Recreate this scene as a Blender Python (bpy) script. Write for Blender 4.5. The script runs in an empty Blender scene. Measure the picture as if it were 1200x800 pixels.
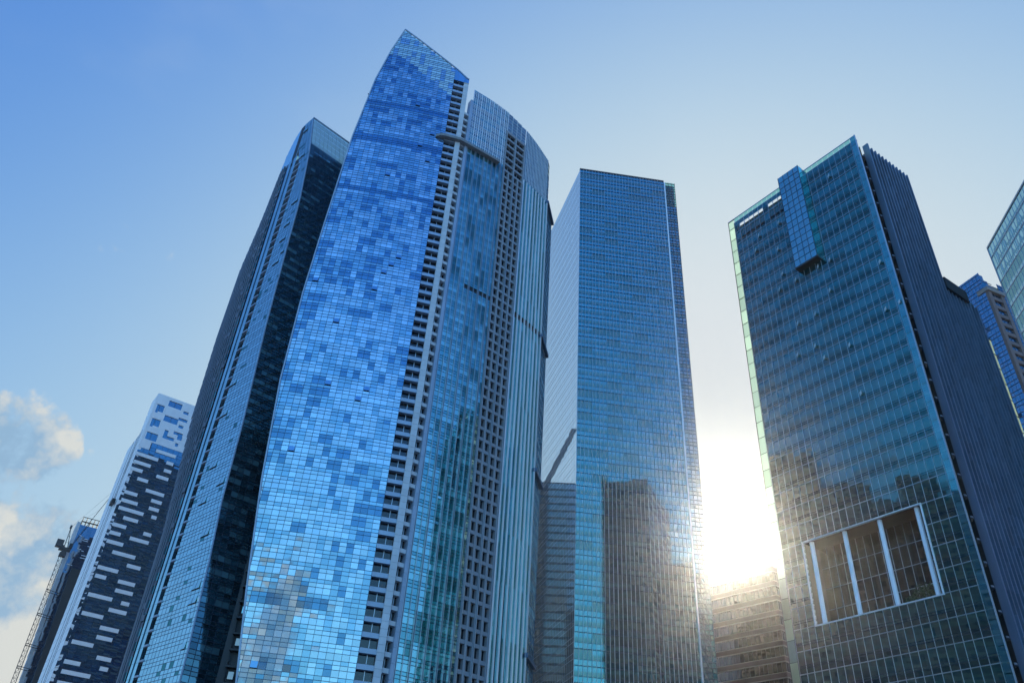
import bpy, math, random
from mathutils import Vector, Matrix
R_ = math.radians
rng = random.Random(7)
scn = bpy.context.scene
COL = scn.collection

# ------------------------------------------------------------------ helpers
def polar(az, d):
    a = R_(az)
    return (d * math.sin(a), d * math.cos(a))

class MB:
    """collects faces (world coordinates) and links them as one mesh object"""
    def __init__(self):
        self.v = []; self.f = []; self.m = []
    def face(self, pts, mat=0):
        i = len(self.v); self.v.extend(pts)
        self.f.append(tuple(range(i, i + len(pts)))); self.m.append(mat)
    def hexa(self, p, mat=0):
        """p: 8 points, bottom 4 then top 4 in the same order"""
        i = len(self.v); self.v.extend(p)
        for q in ((0, 3, 2, 1), (4, 5, 6, 7), (0, 1, 5, 4), (1, 2, 6, 5), (2, 3, 7, 6), (3, 0, 4, 7)):
            self.f.append(tuple(i + k for k in q)); self.m.append(mat)
    def box(self, x0, x1, y0, y1, z0, z1, mat=0):
        self.hexa([(x0, y0, z0), (x1, y0, z0), (x1, y1, z0), (x0, y1, z0),
                   (x0, y0, z1), (x1, y0, z1), (x1, y1, z1), (x0, y1, z1)], mat)
    def bar(self, a, b, r, mat=0, n=4):
        a = Vector(a); b = Vector(b); d = (b - a)
        if d.length < 1e-6: return
        d.normalize()
        u = d.cross(Vector((0, 0, 1)))
        if u.length < 1e-3: u = Vector((1, 0, 0))
        u.normalize(); w = d.cross(u)
        i = len(self.v)
        for e in (a, b):
            for k in range(n):
                t = 2 * math.pi * (k + .5) / n
                self.v.append(tuple(e + u * (r * math.cos(t)) + w * (r * math.sin(t))))
        for k in range(n):
            k2 = (k + 1) % n
            self.f.append((i + k, i + k2, i + n + k2, i + n + k)); self.m.append(mat)
        self.f.append(tuple(i + k for k in reversed(range(n)))); self.m.append(mat)
        self.f.append(tuple(i + n + k for k in range(n))); self.m.append(mat)
    def build(self, name, mats, parent=None, smooth=False, loc=None):
        if not self.f: return None
        if not isinstance(mats, (list, tuple)): mats = [mats]
        if parent is not None:
            o0 = root_loc(parent)
        else:
            o0 = Vector(loc) if loc is not None else Vector((0, 0, 0))
        me = bpy.data.meshes.new(name)
        me.from_pydata([(p[0] - o0.x, p[1] - o0.y, p[2] - o0.z) for p in self.v], [], self.f)
        for m in mats: me.materials.append(m)
        me.polygons.foreach_set('material_index', self.m)
        me.update()
        ob = bpy.data.objects.new(name, me); COL.objects.link(ob)
        if parent is not None: ob.parent = parent
        else: ob.location = o0
        return ob

def root_loc(o):
    v = Vector((0, 0, 0))
    while o is not None:
        v += o.location; o = o.parent
    return v

def thing(name, label, cat, loc, group=None):
    o = bpy.data.objects.new(name, None); COL.objects.link(o)
    o.location = loc; o.empty_display_size = 2
    o['label'] = label; o['category'] = cat
    if group: o['group'] = group
    return o

class Fac:
    """a vertical facade over a plan polyline (left to right as seen from outside)"""
    def __init__(self, pts):
        self.p = [Vector((a[0], a[1])) for a in pts]
        self.s = [0.0]
        for a, b in zip(self.p, self.p[1:]): self.s.append(self.s[-1] + (b - a).length)
        seg = [((b - a).normalized()) for a, b in zip(self.p, self.p[1:])]
        self.d = []
        for i in range(len(self.p)):
            if i == 0: d = seg[0]
            elif i == len(seg): d = seg[-1]
            else: d = (seg[i - 1] + seg[i]).normalized()
            self.d.append(d)
        self.L = self.s[-1]
    def pt(self, s, z, o=0.0):
        i = 0
        while i < len(self.s) - 2 and s > self.s[i + 1]: i += 1
        t = (s - self.s[i]) / (self.s[i + 1] - self.s[i])
        p = self.p[i].lerp(self.p[i + 1], t)
        tc = min(1, max(0, t))
        d = self.d[i].lerp(self.d[i + 1], tc).normalized()
        return (p.x + d.y * o, p.y - d.x * o, z)
    def s_az(self, az):
        """plan coordinate whose compass bearing from the plaza is az"""
        best = None; n = 4000
        for k in range(-200, n + 200):
            s = self.L * k / n
            q = self.pt(s, 0)
            e = abs(math.degrees(math.atan2(q[0], q[1])) - az)
            if best is None or e < best[0]: best = (e, s)
        return best[1]
    def box(self, mb, s0, s1, z0, z1, o0, o1, mat=0):
        P = self.pt
        mb.hexa([P(s0, z0, o1), P(s1, z0, o1), P(s1, z0, o0), P(s0, z0, o0),
                 P(s0, z1, o1), P(s1, z1, o1), P(s1, z1, o0), P(s0, z1, o0)], mat)
    def panel(self, mb, s0, s1, z0, z1, o=0.0, mat=0, tilt=0.004, sA=None, sB=None, zA=None, zB=None):
        """one glass panel, set very slightly out of true as real curtain walls are"""
        a = rng.gauss(0, tilt) * (s1 - s0) / 2; b = rng.gauss(0, tilt) * (z1 - z0) / 2
        lo = s0 if sA is None else sA; hi = s0 if sB is None else sB
        zl = z1 if zA is None else zA; zr = z1 if zB is None else zB
        mb.face([self.pt(lo, z0, o - a - b), self.pt(s1, z0, o + a - b), self.pt(s1, zr, o + a + b), self.pt(hi, zl, o - a + b)], mat)

def grid_rows(z0, z1, floor, cuts):
    """list of (za, zb, k, floor index) for the glazing rows of each storey"""
    out = []; i = 0; z = z0
    while z < z1 - .01:
        for k in range(len(cuts) - 1):
            a = z + floor * cuts[k]; b = z + floor * cuts[k + 1]
            if a < z1: out.append((a, min(b, z1), k, i))
        z += floor; i += 1
    return out

_h = {}
def noise2(i, j, seed):
    k = (i, j, seed)
    if k not in _h: _h[k] = random.Random(hash((i * 7919 + j * 104729 + seed * 15485863))).random()
    return _h[k]

# ------------------------------------------------------------------ materials
def new_mat(name):
    m = bpy.data.materials.new(name); m.use_nodes = True
    nt = m.node_tree; nt.nodes.clear()
    return m, nt, nt.nodes, nt.links

def glass(name, base, f0, tint=(.8, .93, 1), rough=.015, var=.25, see=0.0, seetint=(.7, .95, .95), wave=.0, ribs=None, grime=.15):
    """coated curtain-wall glass: a dim room behind, a mirror-like coating in front"""
    m, nt, N, L = new_mat(name)
    out = N.new('ShaderNodeOutputMaterial')
    geo = N.new('ShaderNodeNewGeometry')
    ramp = N.new('ShaderNodeMapRange'); ramp.inputs[1].default_value = 0; ramp.inputs[2].default_value = 1
    ramp.inputs[3].default_value = 1 - var; ramp.inputs[4].default_value = 1 + var
    L.new(geo.outputs['Random Per Island'], ramp.inputs[0])
    vm = N.new('ShaderNodeVectorMath'); vm.operation = 'SCALE'; vm.inputs[0].default_value = base
    L.new(ramp.outputs[0], vm.inputs['Scale'])
    dif = N.new('ShaderNodeBsdfDiffuse'); L.new(vm.outputs[0], dif.inputs['Color'])
    gl = N.new('ShaderNodeBsdfGlossy'); gl.inputs['Roughness'].default_value = rough
    # grime and the coating's own unevenness
    tc = N.new('ShaderNodeTexCoord')
    nz = N.new('ShaderNodeTexNoise'); nz.inputs['Scale'].default_value = .35; nz.inputs['Detail'].default_value = 4
    L.new(tc.outputs['Object'], nz.inputs['Vector'])
    r2 = N.new('ShaderNodeMapRange'); r2.inputs[3].default_value = 1 - grime; r2.inputs[4].default_value = 1 + grime * .4
    L.new(nz.outputs[0], r2.inputs[0])
    r3 = N.new('ShaderNodeMath'); r3.operation = 'MULTIPLY_ADD'; r3.inputs[1].default_value = var * .5; r3.inputs[2].default_value = 1 - var * .25
    L.new(geo.outputs['Random Per Island'], r3.inputs[0])
    mm = N.new('ShaderNodeMath'); mm.operation = 'MULTIPLY'; L.new(r2.outputs[0], mm.inputs[0]); L.new(r3.outputs[0], mm.inputs[1])
    vt = N.new('ShaderNodeVectorMath'); vt.operation = 'SCALE'; vt.inputs[0].default_value = tint
    L.new(mm.outputs[0], vt.inputs['Scale']); L.new(vt.outputs[0], gl.inputs['Color'])
    fr = N.new('ShaderNodeFresnel'); q = math.sqrt(f0); fr.inputs['IOR'].default_value = (1 + q) / (1 - q)
    if wave:
        nb = N.new('ShaderNodeTexNoise'); nb.inputs['Scale'].default_value = .8; nb.inputs['Detail'].default_value = 1
        L.new(tc.outputs['Object'], nb.inputs['Vector'])
        bp = N.new('ShaderNodeBump'); bp.inputs['Strength'].default_value = 1; bp.inputs['Distance'].default_value = wave
        L.new(nb.outputs[0], bp.inputs['Height']); L.new(bp.outputs[0], gl.inputs['Normal'])
    mix = N.new('ShaderNodeMixShader'); L.new(fr.outputs[0], mix.inputs[0])
    inner = dif
    if see:
        tr = N.new('ShaderNodeBsdfTransparent'); tr.inputs['Color'].default_value = (*seetint, 1)
        m2 = N.new('ShaderNodeMixShader'); m2.inputs[0].default_value = see
        L.new(dif.outputs[0], m2.inputs[1]); L.new(tr.outputs[0], m2.inputs[2]); inner = m2
    L.new(inner.outputs[0], mix.inputs[1]); L.new(gl.outputs[0], mix.inputs[2])
    L.new(mix.outputs[0], out.inputs[0])
    return m

def solid(name, col, rough=.6, metal=0.0, var=.12, scale=.6, spec=.4):
    """stone, concrete, paint or metal with streaks and patches of weathering"""
    m, nt, N, L = new_mat(name)
    out = N.new('ShaderNodeOutputMaterial'); b = N.new('ShaderNodeBsdfPrincipled')
    tc = N.new('ShaderNodeTexCoord'); mp = N.new('ShaderNodeMapping'); mp.inputs['Scale'].default_value = (1, 1, .18)
    L.new(tc.outputs['Object'], mp.inputs['Vector'])
    nz = N.new('ShaderNodeTexNoise'); nz.inputs['Scale'].default_value = scale; nz.inputs['Detail'].default_value = 6
    L.new(mp.outputs[0], nz.inputs['Vector'])
    geo = N.new('ShaderNodeNewGeometry')
    a = N.new('ShaderNodeMath'); a.operation = 'MULTIPLY_ADD'; a.inputs[1].default_value = .35
    L.new(geo.outputs['Random Per Island'], a.inputs[0]); L.new(nz.outputs[0], a.inputs[2])
    r = N.new('ShaderNodeMapRange'); r.inputs[1].default_value = .3; r.inputs[2].default_value = 1.0
    r.inputs[3].default_value = 1 - var; r.inputs[4].default_value = 1 + var
    L.new(a.outputs[0], r.inputs[0])
    v = N.new('ShaderNodeVectorMath'); v.operation = 'SCALE'; v.inputs[0].default_value = col
    L.new(r.outputs[0], v.inputs['Scale']); L.new(v.outputs[0], b.inputs['Base Color'])
    b.inputs['Roughness'].default_value = rough; b.inputs['Metallic'].default_value = metal
    b.inputs['Specular IOR Level'].default_value = spec
    L.new(b.outputs[0], out.inputs[0])
    return m

def banded(name, glasscol, bandcol, floor, frac, f0, bay=1.6):
    """plain flank of a tower: storey bands and bays of glazing, for the sides that are only seen mirrored"""
    m, nt, N, L = new_mat(name)
    out = N.new('ShaderNodeOutputMaterial'); geo = N.new('ShaderNodeNewGeometry')
    sp = N.new('ShaderNodeSeparateXYZ'); L.new(geo.outputs['Position'], sp.inputs[0])
    d = N.new('ShaderNodeMath'); d.operation = 'DIVIDE'; d.inputs[1].default_value = floor; L.new(sp.outputs[2], d.inputs[0])
    f = N.new('ShaderNodeMath'); f.operation = 'FRACT'; L.new(d.outputs[0], f.inputs[0])
    g = N.new('ShaderNodeMath'); g.operation = 'LESS_THAN'; g.inputs[1].default_value = frac; L.new(f.outputs[0], g.inputs[0])
    xy = N.new('ShaderNodeMath'); xy.operation = 'ADD'; L.new(sp.outputs[0], xy.inputs[0]); L.new(sp.outputs[1], xy.inputs[1])
    d2 = N.new('ShaderNodeMath'); d2.operation = 'DIVIDE'; d2.inputs[1].default_value = bay; L.new(xy.outputs[0], d2.inputs[0])
    fl = N.new('ShaderNodeMath'); fl.operation = 'FLOOR'; L.new(d2.outputs[0], fl.inputs[0])
    fl2 = N.new('ShaderNodeMath'); fl2.operation = 'FLOOR'; L.new(d.outputs[0], fl2.inputs[0])
    cb = N.new('ShaderNodeCombineXYZ'); L.new(fl.outputs[0], cb.inputs[0]); L.new(fl2.outputs[0], cb.inputs[1])
    wn = N.new('ShaderNodeTexWhiteNoise'); wn.noise_dimensions = '2D'; L.new(cb.outputs[0], wn.inputs['Vector'])
    r = N.new('ShaderNodeMapRange'); r.inputs[3].default_value = .4; r.inputs[4].default_value = 1.8; L.new(wn.outputs[0], r.inputs[0])
    v = N.new('ShaderNodeVectorMath'); v.operation = 'SCALE'; v.inputs[0].default_value = glasscol; L.new(r.outputs[0], v.inputs['Scale'])
    d1 = N.new('ShaderNodeBsdfDiffuse'); L.new(v.outputs[0], d1.inputs[0])
    gl = N.new('ShaderNodeBsdfGlossy'); gl.inputs['Roughness'].default_value = .05; gl.inputs['Color'].default_value = (.7, .85, .95, 1)
    fr = N.new('ShaderNodeFresnel'); q = math.sqrt(f0); fr.inputs['IOR'].default_value = (1 + q) / (1 - q)
    mx = N.new('ShaderNodeMixShader'); L.new(fr.outputs[0], mx.inputs[0]); L.new(d1.outputs[0], mx.inputs[1]); L.new(gl.outputs[0], mx.inputs[2])
    b = N.new('ShaderNodeBsdfPrincipled'); b.inputs['Base Color'].default_value = (*bandcol, 1); b.inputs['Roughness'].default_value = .6
    m3 = N.new('ShaderNodeMixShader'); L.new(g.outputs[0], m3.inputs[0]); L.new(mx.outputs[0], m3.inputs[1]); L.new(b.outputs[0], m3.inputs[2])
    L.new(m3.outputs[0], out.inputs[0])
    return m

M = {}
# sail tower glass: three kinds of room behind the same coating
M['sail_light'] = glass('sail_glass_blinds', (.10, .18, .30), .54, (.66, .88, 1.0), var=.40)
M['sail_mid'] = glass('sail_glass', (.03, .09, .20), .46, (.50, .82, 1.0), var=.35)
M['sail_dark'] = glass('sail_glass_dark_room', (.006, .03, .11), .32, (.32, .68, 1.0), var=.35)
M['sail_crown'] = glass('sail_crown_glass', (.05, .14, .24), .30, (.6, .9, 1.0), see=.68, seetint=(.55, .9, .95))
M['bay_light'] = glass('bay_glass_blinds', (.09, .22, .24), .52, (.54, .97, .96), var=.4)
M['bay_mid'] = glass('bay_glass', (.025, .10, .13), .42, (.42, .93, .95), var=.35)
M['bay_dark'] = glass('bay_glass_dark', (.006, .03, .045), .24, (.38, .92, .86), var=.35)
M['fin_glass'] = glass('pale_fin_glass', (.12, .20, .22), .52, (.75, 1.0, .97), var=.25)
M['pale_grid'] = glass('pale_top_glass', (.08, .12, .15), .34, (.75, .9, .9), var=.3)
M['recess'] = glass('recessed_window_glass', (.010, .012, .016), .07, (.7, .8, .9), var=.5)
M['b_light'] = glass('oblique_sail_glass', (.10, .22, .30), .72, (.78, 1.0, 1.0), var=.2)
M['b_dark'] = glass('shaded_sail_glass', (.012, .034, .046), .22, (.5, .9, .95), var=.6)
M['b_dim'] = glass('shaded_sail_glass_pale', (.06, .12, .14), .30, (.5, .9, .9), var=.5)  # on the flank, paler panes stand for dimly lit rooms
M['c_front'] = glass('office_vision_glass', (.005, .04, .07), .30, (.36, .93, .98), var=.16)
M['c_span'] = glass('office_spandrel_glass', (.03, .055, .06), .18, (.45, .92, .86), var=.1)
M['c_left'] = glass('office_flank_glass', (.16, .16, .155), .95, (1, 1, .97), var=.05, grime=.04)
M['c_slot'] = glass('office_slot_glass', (.008, .05, .085), .24, (.34, .85, .95), var=.2)
M['green_see'] = glass('clear_green_glass', (.04, .14, .12), .10, (.6, .9, .9), see=.7, seetint=(.42, .86, .72), var=.2)
M['d_front'] = glass('teal_vision_glass', (.003, .03, .038), .17, (.30, .98, .90), var=.22)
M['d_span'] = glass('teal_spandrel_glass', (.003, .02, .028), .09, (.30, .95, .82), var=.15)
M['d_bay'] = glass('bay_box_glass', (.02, .10, .16), .33, (.5, .98, .95), var=.2)
M['d_side'] = glass('ribbed_side_glass', (.006, .014, .03), .10, (.4, .75, 1.0), var=.3)
M['d_edge'] = glass('glass_edge_fin', (.02, .10, .14), .22, (.36, 1.0, .95), see=.2)
M['e_glass'] = glass('deep_blue_glass', (.006, .03, .09), .27, (.28, .68, 1.0), var=.35)
M['g_glass'] = glass('dusk_blue_glass', (.004, .02, .05), .22, (.25, .5, .9), var=.3)
M['h_glass'] = glass('right_edge_glass', (.03, .10, .13), .36, (.62, 1.0, .95), var=.3)
M['h_crown'] = glass('right_crown_glass', (.04, .12, .15), .3, (.5, .85, .95), see=.45, seetint=(.6, .92, .92))
M['i_glass'] = glass('navy_blue_glass', (.006, .035, .09), .34, (.30, .78, 1.0), var=.25)
M['j_glass'] = glass('brown_window_glass', (.014, .012, .011), .06, (.8, .8, .8), var=.4)

def frosted(name, col):
    m, nt, N, L = new_mat(name)
    out = N.new('ShaderNodeOutputMaterial'); geo = N.new('ShaderNodeNewGeometry')
    r = N.new('ShaderNodeMapRange'); r.inputs[3].default_value = .55; r.inputs[4].default_value = 1.15; L.new(geo.outputs['Random Per Island'], r.inputs[0])
    v = N.new('ShaderNodeVectorMath'); v.operation = 'SCALE'; v.inputs[0].default_value = col; L.new(r.outputs[0], v.inputs['Scale'])
    t = N.new('ShaderNodeBsdfTranslucent'); L.new(v.outputs[0], t.inputs[0])
    p = N.new('ShaderNodeBsdfTransparent'); p.inputs[0].default_value = (.55, .88, .74, 1)
    g = N.new('ShaderNodeBsdfGlossy'); g.inputs['Roughness'].default_value = .04
    a = N.new('ShaderNodeMixShader'); a.inputs[0].default_value = .42; L.new(t.outputs[0], a.inputs[1]); L.new(p.outputs[0], a.inputs[2])
    b = N.new('ShaderNodeMixShader'); b.inputs[0].default_value = .08; L.new(a.outputs[0], b.inputs[1]); L.new(g.outputs[0], b.inputs[2])
    L.new(b.outputs[0], out.inputs[0]); return m
M['frosted'] = frosted('frosted_green_glass', (.62, .85, .66))
M['mull_dark'] = solid('dark_mullion', (.02, .03, .05), .4, .3)
M['mull_blue'] = solid('blue_grey_mullion', (.05, .10, .17), .4, .3)
M['mull_silver'] = solid('silver_mullion', (.42, .47, .52), .35, .6)
M['mull_steel'] = solid('steel_mullion', (.26, .30, .33), .4, .4)
M['end_glass'] = glass('end_wall_pale_glass', (.10, .16, .18), .4, (.7, .95, .9), var=.3)
M['mull_white'] = solid('white_mullion', (.74, .76, .77), .4, .2)
M['cladding'] = solid('pale_grey_cladding', (.56, .58, .60), .5)
M['cladding_blue'] = solid('blue_grey_cladding', (.34, .42, .52), .4, .2)
M['frame_grey'] = solid('grey_window_frame', (.24, .27, .30), .6)
M['dark_reveal'] = solid('dark_brown_reveal', (.028, .018, .016), .7)
M['concrete'] = solid('grey_concrete', (.22, .23, .24), .8)
M['white_panel'] = solid('white_wall_panel', (.86, .87, .88), .5, var=.05)
M['dark_metal'] = solid('dark_metal', (.03, .035, .04), .5, .4)
M['rib_dark'] = solid('dark_rib', (.15, .17, .21), .45, .1)
M['rib_blue'] = solid('blue_steel_rib', (.10, .155, .23), .4, .1, var=.3)
M['granite'] = solid('brown_granite', (.15, .105, .09), .5, var=.2)
M['stone_band'] = solid('pale_stone_band', (.24, .21, .19), .7)
M['red_band'] = solid('red_brown_band', (.085, .05, .042), .7)
M['roof'] = solid('grey_roofing', (.14, .145, .15), .9)
M['crane_paint'] = solid('crane_steel', (.05, .05, .055), .5, .3)
M['leaf'] = solid('leaf_green', (.05, .085, .03), .6, var=.4)
M['asphalt'] = solid('asphalt', (.05, .05, .052), .9)
M['paving'] = solid('granite_paving', (.26, .25, .24), .8)
M['kerb'] = solid('kerb_stone', (.3, .3, .29), .8)
M['paint'] = solid('road_paint', (.75, .75, .73), .7)
M['flank_dark'] = banded('dark_banded_flank', (.012, .02, .03), (.05, .055, .06), 3.0, .3, .12)
M['flank_grey'] = banded('grey_banded_flank', (.03, .035, .04), (.12, .12, .12), 3.8, .35, .10, 2.2)
M['flank_brown'] = banded('brown_banded_flank', (.03, .03, .03), (.17, .13, .11), 3.8, .45, .08, 2.6)

def closed_body(mb, pts, z0, z1, mat=0, roof=1, skip=()):
    """walls round a plan (any order) with a roof; skip: wall indices left out"""
    n = len(pts)
    for i in range(n):
        if i in skip: continue
        a = pts[i]; b = pts[(i + 1) % n]
        mb.face([(a[0], a[1], z0), (b[0], b[1], z0), (b[0], b[1], z1), (a[0], a[1], z1)], mat)
    mb.face([(p[0], p[1], z1) for p in pts], roof)

def lerp_table(tab, x):
    if x <= tab[0][0]: return tab[0][1]
    for (a, b), (c, d) in zip(tab, tab[1:]):
        if x <= c: return b + (d - b) * (x - a) / (c - a)
    return tab[-1][1]

# ================================================================== SAIL TOWER (front, tallest)
def build_sail_tower():
    lens_plan = [polar(*q) for q in ((-19.2, 166.6), (-18.4, 165.7), (-17.6, 165.0), (-15.5, 163.9), (-13.4, 163.2), (-11, 162.9), (-8.8, 163.0), (-7.10, 163.5))]
    F = Fac(lens_plan)
    right_plan = [polar(*q) for q in ((-7.10, 163.5), (-6.2, 164.8), (-4.9, 166.6), (-4, 168.0), (-2.4, 170.8), (-1.2, 173.7), (0, 176.9), (1.1, 180.6), (2.45, 186.0))]
    G = Fac(right_plan)
    root = thing('glass_tower', 'tallest sail-shaped tower of blue glass with a pointed curved top and a pale window column', 'skyscraper', (*polar(-8, 172), 0))
    # outline of the lens-shaped front: left edge by height, top edge by bearing
    left_az = [(0, -14.6), (36, -16.15), (55, -17.07), (77, -17.91), (102, -18.5), (128, -18.62), (151, -18.44), (188, -18.05), (216, -17.28), (232, -16.4), (245, -15.4), (246, -15.35)]
    top_az = [(-15.4, 245.0), (-12.9, 239.3), (-10.4, 233.6), (-8.34, 229.0), (-7.4, 226.5), (-7.0, 226.0)]
    cache = {}
    def sl(z):
        k = round(z, 2)
        if k not in cache: cache[k] = F_s(lerp_table(left_az, z))
        return cache[k]
    def F_s(az):
        lo, hi = -1.0, F.L
        for _ in range(40):
            m = (lo + hi) / 2; q = F.pt(m, 0)
            if math.degrees(math.atan2(q[0], q[1])) < az: lo = m
            else: hi = m
        return lo
    def G_s(az):
        lo, hi = 0, G.L + 2
        for _ in range(40):
            m = (lo + hi) / 2; q = G.pt(m, 0)
            if math.degrees(math.atan2(q[0], q[1])) < az: lo = m
            else: hi = m
        return lo
    top_s = [(F_s(a), z) for a, z in top_az]
    zt = lambda s: lerp_table(top_s, s)
    sW = F_s(-8.82)          # lens glass ends here, window column begins
    sC = F_s(-7.62)          # pale column
    pitch = 1.49
    ncol = int(sW / pitch) + 2
    FL = 3.0
    gm = MB(); mu = MB(); cr = MB()
    rows = grid_rows(6.0, 247, FL, (0, .44, .73, 1.0))
    open_spots = []
    for (za, zb, k, fi) in rows:
        for c in range(ncol):
            s1 = sW - c * pitch; s0 = s1 - pitch
            a = sl(za); b = sl(zb)
            if s1 <= min(a, b) + .05: continue
            sA = max(s0, a); sB = max(s0, b)
            if s1 - sA < .05 or s1 - sB < .05: continue
            zl = min(zb, zt(max(sA, sB))); zr = min(zb, zt(s1))
            if za >= zr - .05: continue
            crown = za > zt((s0 + s1) / 2) - 15 and za > 212
            n1 = noise2(c // 4, fi // 3, 3); n2 = noise2((c + fi % 2) // 2, fi, 5); n3 = noise2(c, fi, 9)
            v = .30 * n1 + .36 * n2 + .34 * n3
            lowlight = max(0, (110 - za) / 500)
            if k == 2: mi = 1 if v < .60 else 0
            else: mi = 2 if v < .375 - lowlight * .3 else (1 if v < .50 - lowlight * .2 else 0)
            if za > 168 and mi == 0 and n3 < .55: mi = 1
            if 203.2 < za < 205.5 or 186.8 < za < 189.6 or 166 < za < 167.4: mi = 2
            if crown:
                F.panel(cr, s0, s1, za, zb, 0, 0 if n3 < .75 else 1, .006, sA, sB, max(za + .02, zl), zr)
            else:
                F.panel(gm, s0, s1, za, zb, 0, mi, .0075, sA, sB, max(za + .02, zl), zr)
            # mullions round the panel
            w = .036
            F.box(mu, min(sA, sB), s1, za - w, za + w, -.12, .07)
            if zr - za > .3: F.box(mu, s1 - w, s1 + w, za, zr, -.12, .09)
            if k == 0 and 30 < za < 215 and 1 < c < ncol - 3 and noise2(c, fi, 21) < .012: open_spots.append((s0, s1, za, zb))
    gm.build('glass_facade', [M['sail_light'], M['sail_mid'], M['sail_dark']], root)
    cr.build('crown_screen', [M['sail_crown'], M['sail_light']], root)
    mu.build('mullion_grid', M['mull_blue'], root)
    for (s0, s1, za, zb) in open_spots:
        o = MB()
        P = F.pt
        # top-hung sash pushed out at the foot, dark bar standing in for the shaded gap below
        o.hexa([P(s0 + .1, za + .12, .32), P(s1 - .1, za + .12, .32), P(s1 - .1, za + .12, .27), P(s0 + .1, za + .12, .27),
                P(s0 + .1, zb, .12), P(s1 - .1, zb, .12), P(s1 - .1, zb, .05), P(s0 + .1, zb, .05)], 0)
        F.box(o, s0 + .1, s1 - .1, za + .02, za + .08, .03, .26, 1)
        o.build('open_window', [M['sail_mid'], M['dark_metal']], root)
    # edge trims of the lens
    tr = MB()
    prev = None
    for i in range(0, 124):
        z = 2 + i * 2.0
        if z > 245: z = 245
        p = F.pt(sl(z), z, .12)
        if prev: tr.bar(prev, p, .22)
        prev = p
        if z >= 245: break
    sa = sl(245); prev = F.pt(sa, 245, .12)
    for i in range(1, 30):
        s = sa + (F.L - sa) * i / 29
        p = F.pt(s, zt(s) + .05, .12); tr.bar(prev, p, .25); prev = p
    tr.build('edge_trim', M['cladding_blue'], root)
    # --- window columns on either side of the pale pilaster
    win = []
    ztop1 = 224.0
    sl_ = MB()
    for i in range(6):
        a = sW + (F.L - sW) * i / 6; b = sW + (F.L - sW) * (i + 1) / 6
        P = F.pt
        sl_.hexa([P(a, ztop1, .10), P(b, ztop1, .10), P(b, ztop1, -1), P(a, ztop1, -1), P(a, zt(a), .10), P(b, zt(b), .10), P(b, zt(b), -1), P(a, zt(a), -1)])
    z = 6.0
    s1w = sC
    slabs = MB(); F.box(slabs, sW + .05, sC, 4, ztop1, -1.6, -1.15)
    while z < ztop1 - 1:
        F.box(slabs, sW + .05, s1w, z + 2.05, z + FL + .0, -1.2, .06)
        win.append((F, sW + .1, s1w, z, z + 2.05)); z += FL
    # pale pilaster
    pil = MB(); z = 4.0
    sC2 = F.L
    while z < 222.4:
        F.box(pil, sC, sC2 - .02, z, z + 1.46, -1.2, .35); z += 1.5
    pil.build('pilaster', M['cladding'], root)
    slabs.build('window_surround', M['cladding_blue'], root)
    sl_.build('upper_spandrel', M['sail_mid'], root)
    sA0 = G_s(-7.08); sA1 = G_s(-6.60); sP = G_s(-6.3); sB1 = G_s(-2.2); sT1 = G_s(-.15); sE = G.L
    sp2 = MB(); G.box(sp2, sA0 + .15, sA1, 4, 211, -2.0, -1.62); z = 6.0
    while z < 210:
        G.box(sp2, sA0 + .15, sA1, z + 2.1, z + FL, -1.6, -.25)
        win.append((G, sA0 + .15, sA1, z, z + 2.1)); z += FL
    sp2.build('window_surround', M['cladding'], root)
    # first hundred windows as parts; these show largest
    win = [q for q in win if q[3] >= 22]
    first = [q for q in win if q[0] is F]; second = [q for q in win if q[0] is G]
    singles = first + second[:max(0, 100 - len(first))]; rest = second[max(0, 100 - len(first)):]
    rest_mb = MB()
    for qi, (fac, a, b, z0, z1) in enumerate(singles + rest):
        o = MB() if qi < len(singles) else rest_mb; dep = -1.0 if fac is F else -1.5
        fac.panel(o, a, b, z0, z1, dep, 0, .003)
        mid = a + (b - a) * .52
        fac.box(o, mid - .07, mid + .07, z0, z1, dep, dep + .25, 1)
        fac.box(o, a, b, z0 + .02, z0 + .12, dep, dep + .8, 2)
        if qi < len(singles): o.build('window', [M['recess'], M['mull_silver'], M['concrete']], root)
    rw = rest_mb.build('window', [M['recess'], M['mull_silver'], M['concrete']], root); rw['kind'] = 'stuff'
    # blue-grey pilaster right of second column
    pl = MB(); z = 4
    while z < 216:
        G.box(pl, sA1, sP, z, z + 2.96, -1.6, .30); z += 3.0
    pl.build('pilaster', M['cladding_blue'], root)
    # --- glazed bay
    ztr = lambda s: 223.0 - 6.0 * (s / G.L) ** 2.4
    bay = MB(); bm = MB(); bw = MB(); grid = MB(); vents = MB()
    nb = 9; pb = (sB1 - sP) / nb
    for (za, zb, k, fi) in grid_rows(6.0, 224, FL, (0, .5, .75, 1.0)):
        for c in range(nb):
            s0 = sP + c * pb; s1 = s0 + pb
            zr = min(zb, ztr(s1))
            if za > zr - .1: continue
            if 139.5 <= za < 141.9 and c > 2 and k < 1:
                G.box(vents, s0 + .12, s1 - .12, za, zb - .1, -.5, -.2); continue
            n1 = noise2(c // 2, fi // 2, 31); n2 = noise2(c, fi, 33)
            v = .5 * n1 + .5 * n2
            mi = (0 if v > .50 else 1 if v > .27 else 2)
            if k == 2 and mi == 0: mi = 1
            if za > 196: mi = 3 if n2 > .4 else 1
            G.panel(bay, s0, s1, za, zr, 0, mi, .005)
            (grid if za > 196 else bm)
            G.box(grid if za > 196 else bw, s0, s1, za - (.07 if za > 196 else .05), za + (.07 if za > 196 else .05), -.1, .06)
        if za >= 196: continue
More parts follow.
